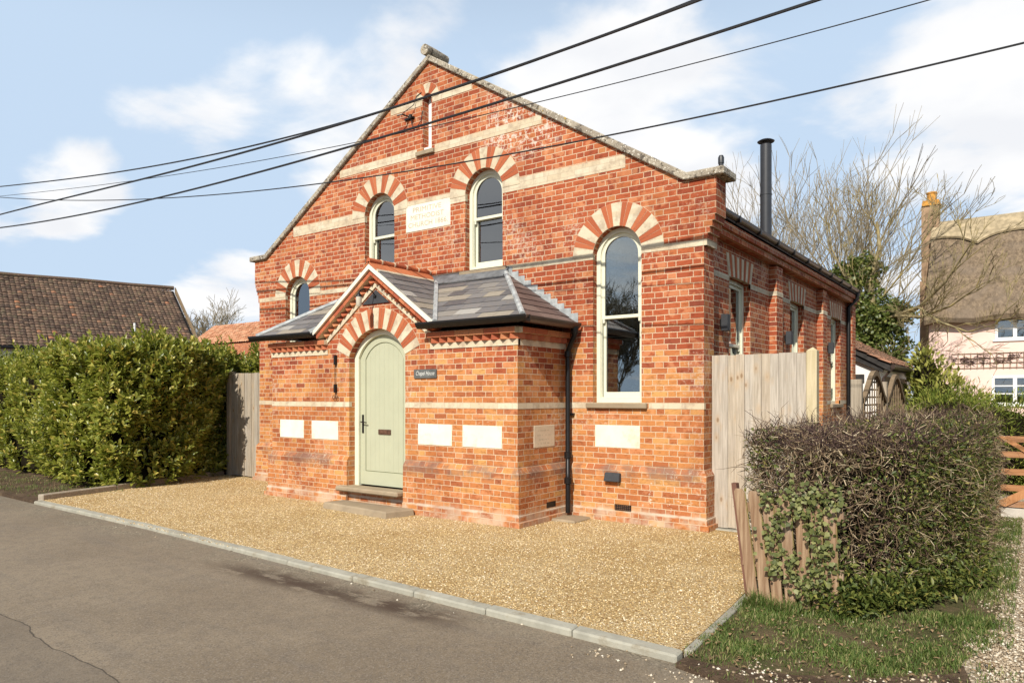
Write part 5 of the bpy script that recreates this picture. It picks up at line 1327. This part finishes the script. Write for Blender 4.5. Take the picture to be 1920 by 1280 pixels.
    for x, z, s in cl:
        n = int(520*s); P.append(np.stack([x+rs.normal(size=n)*s*.55, -2.71-.012*(x-10.6)/.1*.6-rs.rand(n)*.05, z+rs.normal(size=n)*s*.7], 1))
    P = np.concatenate(P); n = len(P); D = norm(rs.normal(size=P.shape)*.6+np.array([[0, -.2, -.6]])); L = rs.uniform(.025, .05, n)
    V, F = broad_leaves(P-np.array([[11., -2.7, 0]]), D, norm(rs.normal(size=P.shape)*.35+np.array([[.1, -1, .5]])), L, L*.95, .1, .5); np_mesh('ivy_leaves', V, F, M['ivy'], t)
    A = np.array([[11.05+.1*math.sin(i*.7)-11, -2.715+2.7, .02+.1*i] for i in range(10)]); V, F = tubes3(A[:-1], A[1:], np.full(9, .008), np.full(9, .007)); np_mesh('ivy_stem', V, F, M['purple_twig'], t)
twig_hedge()

def blob_bush(name, blobs, n, leaf, mat, label, cat, seed, aspect=.2, updir=.5, parent_loc=None, corem=True):
    rs = np.random.RandomState(seed); loc = np.array(blobs[0][:2]+(0,), float); t = empty(name, tuple(loc), label, cat); vols = np.array([b[3]*b[4]*b[5] for b in blobs])**.67; P = []; N = []
    for b, v in zip(blobs, vols/vols.sum()):
        k = int(n*v); d = norm(rs.normal(size=(k, 3))); r = 1-.35*rs.rand(k)**1.5; q = d*r[:, None]*np.array([b[3:6]])
        bump = 1+.12*np.sin(d[:, 0]*7+d[:, 2]*5)+.1*np.sin(d[:, 1]*9-d[:, 2]*6)
        P.append(q*bump[:, None]+np.array([b[:3]])); N.append(norm(d/np.array([b[3:6]])))
    P = np.concatenate(P); N = np.concatenate(N); ok = P[:, 2] > .03; P, N = P[ok], N[ok]
    D = norm(N+np.array([[0, 0, updir]])+rs.normal(size=P.shape)*.5); L = rs.uniform(.6, 1.3, len(P))*leaf
    V, F = leaves(P-loc, D, norm(N*.5+np.array([[0, 0, 1.]])+rs.normal(size=P.shape)*.5), L, L*aspect); np_mesh('foliage', V, F, mat, t)
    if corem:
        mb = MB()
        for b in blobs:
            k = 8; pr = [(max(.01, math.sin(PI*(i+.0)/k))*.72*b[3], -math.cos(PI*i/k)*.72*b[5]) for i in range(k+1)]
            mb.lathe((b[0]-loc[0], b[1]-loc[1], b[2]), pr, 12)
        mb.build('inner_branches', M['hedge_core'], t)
    return t
blob_bush('spreading_conifer', [(11.25, 6.2, .9, .85, .8, .95), (12.0, 6.4, .75, .9, .8, .95), (12.9, 6.3, .7, .9, .8, .75), (10.6, 6.6, .7, .7, .7, .85)], 30000, .10, M['conifer'], 'feathery bright green conifer hedge behind the clipped twiggy hedge', 'shrub', 31, .16, .2)
blob_bush('golden_shrub', [(10.15, 15.2, 1.4, .75, .7, 1.1), (9.95, 15.2, 2.3, .42, .4, .75), (10.9, 15.4, 1.0, .7, .6, .7)], 2600, .2, M['golden'], 'yellow green leafy shrub growing against the pink cottage wall', 'shrub', 32, .4, .8)
blob_bush('dark_shrub', [(13.6, 8.2, .6, 1.2, .8, .8)], 4000, .16, M['conifer'], 'low green conifer behind the five bar gate', 'shrub', 33, .2, .2)

# ------------------------------------------------------------------ trees
def tree(name, base, H, seed, label, cat='tree', r0=.14, depth=6, spread=.55, mat='bark', multi=1, twigr=.006, up=.25, kids=(2, 3), lenf=.78, lean=(0, 0), l0=.25, group=None):
    r_ = random.Random(seed); t = empty(name, base, label, cat, group); big = [[], [], [], []]; sm = [[], [], [], []]
    def grow(p, d, L, r, k):
        n = 3 if k > 1 else 2; q = p
        for i in range(n):
            d = (d+Vector((r_.gauss(0, .12), r_.gauss(0, .12), r_.gauss(0, .06)+.04))).normalized(); e = q+d*(L/n); rr = r*(1-.3*(i+1)/n)
            tgt = big if r > .03 else sm
            tgt[0].append(tuple(q)); tgt[1].append(tuple(e)); tgt[2].append(max(r*(1-.3*i/n), twigr)); tgt[3].append(max(rr, twigr*.7)); q = e
            if k > 0 and i < n-1 and r_.random() < .6: side(q, d, L*lenf*.8, rr*.55, k-1)
        if k <= 0: return
        for j in range(r_.choice(kids)):
            side(q, d, L*lenf*r_.uniform(.8, 1.1), r*.66, k-1)
    def side(p, d, L, r, k):
        a = Vector((r_.gauss(0, 1), r_.gauss(0, 1), r_.gauss(0, .6))); a = (a-d*a.dot(d)); a.normalize()
        nd = (d+a*spread*r_.uniform(.6, 1.3)+Vector((0, 0, up))).normalized(); grow(p, nd, L, r, k)
    for m_ in range(multi):
        d = Vector((lean[0]+r_.gauss(0, .12)*(multi > 1), lean[1]+r_.gauss(0, .12)*(multi > 1), 1)).normalized(); grow(Vector((r_.gauss(0, .15)*(multi > 1), 0, 0)), d, H*l0, r0*r_.uniform(.75, 1), depth)
    for data, nm, mt in ((big, 'trunk', mat), (sm, 'crown', 'twigs_far')):
        if data[0]:
            V, F = tubes3(data[0], data[1], data[2], data[3]); np_mesh(nm, V, F, M[mt], t)
    return t
tree('bare_tree', (4.6, 22.5, 0), 14.0, 41, 'tall bare spreading tree with yellow lichen, tallest behind the chapel roof', multi=2, r0=.10, depth=5, spread=.46, up=.2, l0=.27, twigr=.0062, mat='bark_pale')
tree('bare_tree', (4.0, 20.8, 0), 10.6, 42, 'bare tree rising behind the black stove flue', multi=2, r0=.09, depth=6, spread=.42, up=.22, kids=(2, 2), l0=.27, twigr=.006, mat='bark_pale')
tree('bare_tree', (5.9, 25.0, 0), 13.5, 45, 'slender bare tree between the flue and the tallest tree', multi=2, r0=.1, depth=5, spread=.42, up=.25, kids=(2, 2), l0=.27, twigr=.0062, mat='bark_pale')
def leaning_tree():
    t = empty('ivy_covered_tree', (7.6, 20.4, 0), 'ivy covered tree reaching bare lichened limbs across the thatched roof', 'tree'); r_ = random.Random(6)
    A, B, ra, rb = [], [], [], []; a2, b2, c2, d2 = [], [], [], []
    def limb(pts, r):
        pts = [Vector(p) for p in pts]; n = len(pts)-1
        for i in range(n):
            A.append(tuple(pts[i])); B.append(tuple(pts[i+1])); ra.append(r*(1-.75*i/n)); rb.append(r*(1-.75*(i+1)/n))
            for _ in range(2):
                p = pts[i].lerp(pts[i+1], r_.random()); twig(p, (pts[i+1]-pts[i]).normalized(), 1.1*r_.uniform(.5, 1), .022, 3)
    def twig(p, d, L, r, k):
        a = Vector((r_.gauss(0, 1), r_.gauss(0, .7), r_.gauss(0, 1))); a = (a-d*a.dot(d)).normalized(); d = (d+a*.55+Vector((0, 0, .28))).normalized(); q = p
        for i in range(2):
            e = q+d*L/2; a2.append(tuple(q)); b2.append(tuple(e)); c2.append(max(r, .008)); d2.append(max(r*.75, .006)); q = e; d = (d+Vector((r_.gauss(0, .15), r_.gauss(0, .15), r_.gauss(0, .15)))).normalized()
            if k > 0: twig(q, d, L*.72, r*.65, k-1)
            if k > 0 and r_.random() < .5: twig(q, d, L*.7, r*.6, k-1)
    limb([(0, 0, 0), (.1, 0, 1.6), (-.1, -.1, 3.2), (.2, -.2, 4.4), (.1, -.3, 5.8), (.4, -.3, 7.0), (.3, -.2, 8.0)], .22)
    limb([(.15, -.2, 4.2), (.9, -.7, 4.5), (1.7, -1.1, 4.7), (2.5, -1.5, 5.4), (3.3, -1.9, 6.6)], .12)
    limb([(.9, -.7, 4.5), (1.8, -1.3, 4.35), (2.7, -1.8, 4.6), (3.6, -2.2, 5.2)], .08)
    limb([(1.7, -1.1, 4.7), (2.4, -1.8, 4.1), (3.2, -2.2, 3.7), (4.0, -2.5, 3.9)], .06)
    limb([(0, -.1, 2.2), (.7, -.5, 2.5), (1.3, -.6, 2.9)], .09)
    limb([(.2, -.2, 4.9), (.9, -.5, 5.7), (1.5, -.6, 6.5), (2.0, -.7, 7.4)], .05)
    limb([(.0, -.2, 4.9), (-.8, -.4, 6.2), (-1.2, -.4, 7.2), (-1.3, -.4, 8.2)], .06)
    V, F = tubes3(A, B, ra, rb); np_mesh('trunk', V, F, M['bark'], t)
    V, F = tubes3(a2, b2, c2, d2); np_mesh('crown', V, F, M['bark'], t)
    rs = np.random.RandomState(5); bl = [(0, -.1, 2.6, .8, .7, .8), (-.3, -.1, 3.7, .9, .7, .9), (.35, -.2, 4.5, 1.0, .7, .75), (-.5, 0, 5.4, .9, .7, .9), (.6, -.1, 3.4, .8, .6, .8), (-.2, 0, 6.3, .7, .6, .6), (.9, -.3, 4.6, .6, .5, .45), (-1.0, 0, 3.0, .7, .6, .9), (-.9, 0, 6.2, .4, .4, .4)]; P = []; N = []
    for b in bl:
        k = int(3400*b[3]*b[5]); d = norm(rs.normal(size=(k, 3))); P.append(d*np.array([b[3:]])*(1-.5*rs.rand(k, 1)**1.3)*(1+.18*np.sin(d[:, :1]*8+d[:, 2:]*7))+np.array([b[:3]])); N.append(d)
    P = np.concatenate(P); N = np.concatenate(N); L = rs.uniform(.08, .16, len(P))
    V, F = leaves(P, norm(N+rs.normal(size=P.shape)*.7), norm(N+np.array([[0, -.2, .6]])+rs.normal(size=P.shape)*.4), L, L*.8, .1); np_mesh('ivy_foliage', V, F, M['ivy_tree'], t)
leaning_tree()
tree('bare_tree', (-43, 25, 0), 13.0, 51, 'small far bare tree above the orange roof at left', r0=.16, depth=6, spread=.6, up=.12, l0=.25, twigr=.018)
tree('bare_tree', (-36.3, 24.1, 0), 8.5, 52, 'faint thin bare tree just left of the chapel', r0=.1, depth=6, spread=.6, up=.15, l0=.26, twigr=.014)
for i, (p, h, sd) in enumerate((((-8.5, -31, 0), 11, 61), ((-14.5, -34, 0), 12, 62), ((-2.0, -30, 0), 9.5, 63))):
    tree('bare_tree', p, h, sd, ['bare tree across the road, mirrored at left in the big window', 'tallest bare tree across the road, mirrored in the windows', 'smaller bare tree across the road, mirrored in the windows'][i], r0=.11, depth=7, spread=.5, up=.12, l0=.22, twigr=.011, multi=2, mat='twigs_far')

# ------------------------------------------------------------------ neighbouring buildings
def pantiles(O, H, Sd, L, Wd, pitch, gauge, mat, name, th, seed=0, sag=0):
    """rows of curved tiles; each tile an island"""
    O = np.array(O, float); H = norm(np.array(H, float)); Sd = norm(np.array(Sd, float)); Nn = norm(np.cross(H, Sd)); Nn = Nn if Nn[2] > 0 else -Nn
    nx = int(Wd/pitch); ny = int(L/gauge); rs = np.random.RandomState(seed); ii, jj = np.meshgrid(np.arange(nx), np.arange(ny)); ii = ii.ravel(); jj = jj.ravel()
    prof = [(0, .0), (.25, .028), (.5, .04), (.75, .028), (1.0, -.005)]; V = []
    j0 = rs.uniform(-.008, .008, len(ii))
    sg = lambda x: -sag*np.sin(PI*np.clip(x/Wd, 0, 1))*(1+.3*np.sin(x*1.1))
    for f in (0, 1):
        for u, h in prof:
            x = (ii+u*1.02)*pitch; s = jj*gauge+f*gauge*1.15; lift = h*(pitch/.25)+(.03 if f == 0 else .0)+j0
            p = O+H*x[:, None]+Sd*s[:, None]+Nn*lift[:, None]; p = p+np.array([[0, 0, 1.]])*(sg(x)*np.clip(s/L, 0, 1))[:, None]; V.append(p)
    V = np.stack(V, 1).reshape(-1, 3); i = np.arange(len(ii))[:, None]*10; k = 5
    F = np.concatenate([i+np.array([[q, q+1, k+q+1, k+q]]) for q in range(4)], 0)
    return np_mesh(name, V, F, mat, th)
def barn():
    d = Vector((.2, .98, 0)).normalized(); nrm = Vector((.98, -.2, 0)).normalized(); RP = Vector((-24.3, 11.4, 7.35)); run = 4.3; ze = 3.75; Ln = 26
    loc = Vector((-24, 0, 0)); t = empty('pantiled_barn', loc, 'long barn with a steep brown pantile roof beyond the laurel hedge', 'barn')
    def rel(p): return tuple(Vector(p)-loc)
    A = RP-d*Ln; e1 = RP+nrm*run; e1.z = ze; e0 = A+nrm*run; e0.z = ze
    Sd = (RP-e1); L = Sd.length
    pantiles(rel(e0), d, Sd, L, Ln, .19, .205, M['tile_brown'], 'roof', t, 1, sag=.12)
    b1 = RP-nrm*run; b1.z = ze; b0 = A-nrm*run; b0.z = ze
    mb = MB()
    dn = Vector((0, 0, -.12))
    mb.add([rel(p) for p in (e0+dn, e1+dn, RP+dn, A+dn, b0+dn, b1+dn)], [(0, 1, 2, 3), (3, 2, 5, 4)]); mb.build('roof_underlay', M['tar'], t)
    mb = MB(); g = lambda p, z: (p[0], p[1], z); e1i = e1-nrm*.3; b1i = b1+nrm*.3; e0i = e0-nrm*.3; b0i = b0+nrm*.3
    vs = [g(e0i, 0), g(e1i, 0), g(b1i, 0), g(b0i, 0), g(e0i, 3.8), g(e1i, 3.8), g(b1i, 3.8), g(b0i, 3.8), g(A, 7.1), g(RP, 7.1)]
    mb.add([rel(v) for v in vs], [(0, 1, 5, 4), (1, 2, 6, 9, 5), (2, 3, 7, 6), (3, 0, 4, 8, 7)]); mb.build('wall', M['white_render'], t)
    mb = MB(); mb.tube([rel(A+Vector((0, 0, .03)))]+[rel(RP.lerp(A, 1-f)+Vector((0, 0, .03-.12*math.sin(PI*f)*(1+.3*math.sin(26*f*1.1))))) for f in [i/12 for i in range(1, 12)]]+[rel(RP+Vector((0, 0, .04)))], .11, 8); mb.build('ridge_tiles', M['tile_brown'], t)
    mb = MB(); q = RP+d*.06; e = e1+d*.06; v = Vector((0, 0, -.22)); mb.hexa([rel(q+v), rel(e+v), rel(e+v+d*.05), rel(q+v+d*.05)], [rel(q+Vector((0, 0, .08))), rel(e+Vector((0, 0, .06))), rel(e+Vector((0, 0, .06))+d*.05), rel(q+Vector((0, 0, .08))+d*.05)]); mb.build('barge_board', M['trellis'], t)
    mb = MB(); mb.tube([rel(e0+Vector((.05, 0, -.05))), rel(e1+Vector((.05, 0, -.05)))], .07, 6); mb.build('eaves_gutter', M['black'], t)
barn()
mb = MB(); mb.tube([(-11.2, 3.0, 0), (-11.2, 3.0, 4.05)], .035, 8)
tag(mb.build('vent_pipe', M['white']), 'thin white pipe standing in front of the barn roof', 'pipe')
def far_house():
    t = empty('orange_roofed_outbuilding', (-28, 17, 0), 'low outbuilding with an orange pantile roof seen left of the chapel', 'building')
    pantiles((-5, 0, 5.0), (1, 0, 0), (0, 1, .75), 2.6, 13, .24, .27, M['tile_orange'], 'roof', t, 3)
    mb = MB(); mb.prism([(.1, 0), (4.1, 0), (4.1, 4.95), (2.1, 6.4), (.1, 4.95)], -5, 8, 'x'); mb.build('wall', M['brick_far'], t)
far_house()
def cottage():
    loc = (12, 23, 0); t = Thing('thatched_cottage', loc, 'pale pink rendered cottage with a thick thatched roof at the right edge', 'cottage')
    x0, x1, yf, yb = 9.25, 17.0, 23.0, 28.4
    mb = MB(); wh = [(11.35, 12.55, 3.72, 4.55), (11.25, 12.65, 1.35, 2.42), (13.6, 14.8, 3.72, 4.55)]
    mb.prism([(x0, 0), (x1, 0), (x1, 4.7), (x0, 4.7)], yf, yf+.3, 'y', [[(a, c), (a, d), (b, d), (b, c)] for a, b, c, d in wh])
    mb.box(x0, x0+.3, yf+.3, yb, 0, 4.7); mb.box(x1-.3, x1, yf+.3, yb, 0, 4.7); mb.box(x0+.3, x1-.3, yb-.3, yb, 0, 4.7)
    mb.prism([(yf+.1, 4.7), (yb-.1, 4.7), ((yf+yb)/2, 8.3)], x0, x0+.25, 'x')
    t.part(mb, 'wall', M['pink'])
    yc = (yf+yb)/2
    # thatch: rounded thick eaves
    prof = [(yf-.42, 4.42), (yf-.50, 4.58), (yf-.38, 4.85), (yf+.9, 6.5), (yc-.3, 8.6), (yc, 8.75), (yc+.3, 8.6), (yb-.9, 6.5), (yb+.4, 4.85), (yb+.45, 4.45), (yb+.1, 4.4), (yc, 7.7), (yf-.0, 4.40)]
    mb = MB(); xs = [x0-.12]+[x0+.3+i*.6 for i in range(12)]+[x1+.2]; k = len(prof); vs = []
    for i, x in enumerate(xs):
        w_ = .06*math.sin(i*1.7); e = -.06 if i in (0, len(xs)-1) else 0; vs += [(x, p[0], p[1]+(w_ if p[1] < 5 else w_*.4)+e) for p in prof]
    fs = []
    for i in range(len(xs)-1):
        for j in range(k): q = (j+1) % k; fs.append((i*k+j, i*k+q, (i+1)*k+q, (i+1)*k+j))
    fs += [tuple(range(k)), tuple(range(len(vs)-1, len(vs)-1-k, -1))]
    mb.add(vs, fs); t.part(mb, 'thatched_roof', M['thatch'], smooth=False)
    # scalloped pale ridge
    def zr(y): return 6.5+(y-(yf+.9))*(8.6-6.5)/((yc-.3)-(yf+.9))
    mb = MB(); pts = []; n = 40
    for i in range(n+1):
        x = x0-.14+(x1-x0+.36)*i/n; u = (x-x0-1.45)/2.9; s = abs(math.sin(PI*(u))) ** .9
        low = zr(yc-.3)-.55-.45*(1-s)**1.6
        pts.append((x, low))
    vs = []
    for x, low in pts:
        yl = yf+.9+(low-6.5)*((yc-.3)-(yf+.9))/(8.6-6.5); vs += [(x, yl-.09, low-.02), (x, yl-.13, low+.05), (x, yc-.36, 8.65), (x, yc, 8.87), (x, yc+.4, 8.6)]
    fs = []
    for i in range(n):
        for j in range(4): fs.append((i*5+j, i*5+j+1, i*5+6+j, i*5+5+j))
    mb.add(vs, fs); t.part(mb, 'ridge_thatch', M['thatch_ridge'])
    # chimney
    mb = MB(); mb.box(x0-.55, x0+.02, yc-.5, yc+.3, 0, 6.4); mb.box(x0-.50, x0+.12, yc-.42, yc+.2, 6.4, 9.5); c_ = t.part(mb, 'chimney', M['buff_brick'])
    mb = MB(); mb.box(x0-.48, x0+.16, yc-.48, yc+.26, 9.5, 9.62); mb.box(x0-.45, x0+.13, yc-.45, yc+.23, 9.62, 9.72); mb.lathe((x0-.16, yc-.1, 9.72), [(.19, 0), (.17, .3), (.2, .32), (.2, .38), (.13, .40)], 12); t.part(mb, 'chimney_pot', M['terracotta_lichen'], parent=c_)
    for a, b, c1, d1 in wh:
        mb = MB(); mb.ring([(a, c1), (b, c1), (b, d1), (a, d1)], [(a+.09, c1+.09), (b-.09, c1+.09), (b-.09, d1-.09), (a+.09, d1-.09)], yf-.02, yf+.1)
        m_ = (a+b)/2; mb.box(m_-.06, m_+.06, yf-.015, yf+.09, c1+.091, d1-.091)
        h_ = d1-c1-.18
        for f in ((.5,) if h_ < .8 else (.36, .68)):
            mb.box(a+.091, m_-.061, yf+.0, yf+.06, c1+.09+h_*f-.02, c1+.09+h_*f+.02); mb.box(m_+.061, b-.091, yf+.0, yf+.06, c1+.09+h_*f-.02, c1+.09+h_*f+.02)
        mb.box(a-.06, b+.06, yf-.06, yf-.021, c1-.05, c1+.0)
        w_ = t.part(mb, 'window', M['white'])
        mb = MB(); mb.box(a+.08, b-.08, yf+.06, yf+.07, c1+.08, d1-.08); t.part(mb, 'pane', M['glass'], parent=w_)
    mb = MB(); mb.box(x0+.32, x1-.32, yf+.31, yb-.31, 0, .1); mb.box(x0+.31, x1-.31, yf+1.5, yf+1.55, .1, 4.6); t.part(mb, 'interior', M['plaster'])
    # trellis with bare climber
    tr = Thing('wall_trellis', (12, 22.9, 2.8), 'square wooden trellis with bare climbing stems on the pink cottage wall', 'trellis')
    mb = MB()
    for i in range(32): mb.box(10.0+i*.2, 10.0+i*.2+.02, yf-.05, yf-.035, 2.68, 3.28)
    for j in range(4): mb.box(10.0, 16.3, yf-.034, yf-.02, 2.70+j*.18, 2.72+j*.18)
    tr.part(mb, 'lattice', M['trellis'])
    r_ = random.Random(2); mb = MB()
    for i in range(70):
        x = 10.0+r_.random()*4.5; z = 2.9+r_.random()*.3; pts = [(x, yf-.07, z)]
        for _ in range(4): x += r_.uniform(-.2, .22); z += r_.uniform(-.1, .1); pts.append((x, yf-.07-r_.random()*.06, max(2.7, min(3.3, z))))
        mb.tube(pts, r_.uniform(.008, .018), 4)
    tr.part(mb, 'climber_stems', M['purple_twig'])
M['buff_brick'] = plain('buff_chimney_brick', (.34, .23, .145), .9, .1, var=.35, sc=4, dirt=((.18, .12, .08), .6))
M['terracotta_lichen'] = plain('lichened_terracotta', (.50, .25, .06), .9, .1, var=.3, sc=8)
cottage()
def shed():
    t = Thing('white_outbuilding', (7.4, 15, 0), 'low white rendered outbuilding with black barge boards and orange tiles behind the chapel', 'outbuilding')
    x1, x0, y0, y1 = 9.25, 5.5, 12.0, 18.0; xc = 7.38; zE = 2.62; s = .54
    mb = MB(); mb.prism([(x0, 0), (x1, 0), (x1, zE-.02), (xc, zE+(x1-xc)*s), (x0, zE-.02)], y0, y1, 'y'); t.part(mb, 'wall', M['white_render'])
    o = pantiles((x1+.28-7.4, y1-15, zE-.20+.06), (0, -1, 0), (-1, 0, s), 2.15*math.hypot(1, s), y1-y0+.25, .24, .28, M['tile_mixed'], 'roof', t.e, 9)
    mb = MB()
    mb.hexa([(xc, y0-.18, zE+(x1-xc)*s-.10), (x1+.28, y0-.18, zE-.32), (x1+.28, y0-.14, zE-.32), (xc, y0-.14, zE+(x1-xc)*s-.1)], [(xc, y0-.18, zE+(x1-xc)*s+.09), (x1+.28, y0-.18, zE-.13), (x1+.28, y0-.14, zE-.13), (xc, y0-.14, zE+(x1-xc)*s+.09)])
    mb.hexa([(xc, y0-.12, zE+(x1-xc)*s-.38), (x1+.1, y0-.12, zE-.34), (x1+.1, y0-.02, zE-.34), (xc, y0-.02, zE+(x1-xc)*s-.38)], [(xc, y0-.12, zE+(x1-xc)*s-.05), (x1+.1, y0-.12, zE-.06), (x1+.1, y0-.02, zE-.06), (xc, y0-.02, zE+(x1-xc)*s-.05)])
    mb.box(x1+.02, x1+.26, y0-.13, y1, zE-.26, zE-.21)
    t.part(mb, 'barge_board', M['tar'])
    mb = MB(); mb.tube([(x1+.33, y0-.1, zE-.2), (x1+.33, y1, zE-.2)], .06, 8); mb.tube([(x1+.33, y0-.06, zE-.22), (x1+.1, y0-.06, zE-.5), (x1+.1, y0-.06, .1)], .035, 8); t.part(mb, 'gutter', M['brown_gutter'])
    mb = MB(); mb.box(8.62, 8.9, y0-.03, y0-.001, 2.02, 2.24); t.part(mb, 'small_window', M['tar'])
    mb = MB(); mb.box(x1+.001, x1+.01, y0+.6, y1-1, .6, 2.2); t.part(mb, 'side_boarding', M['trellis'])
shed()
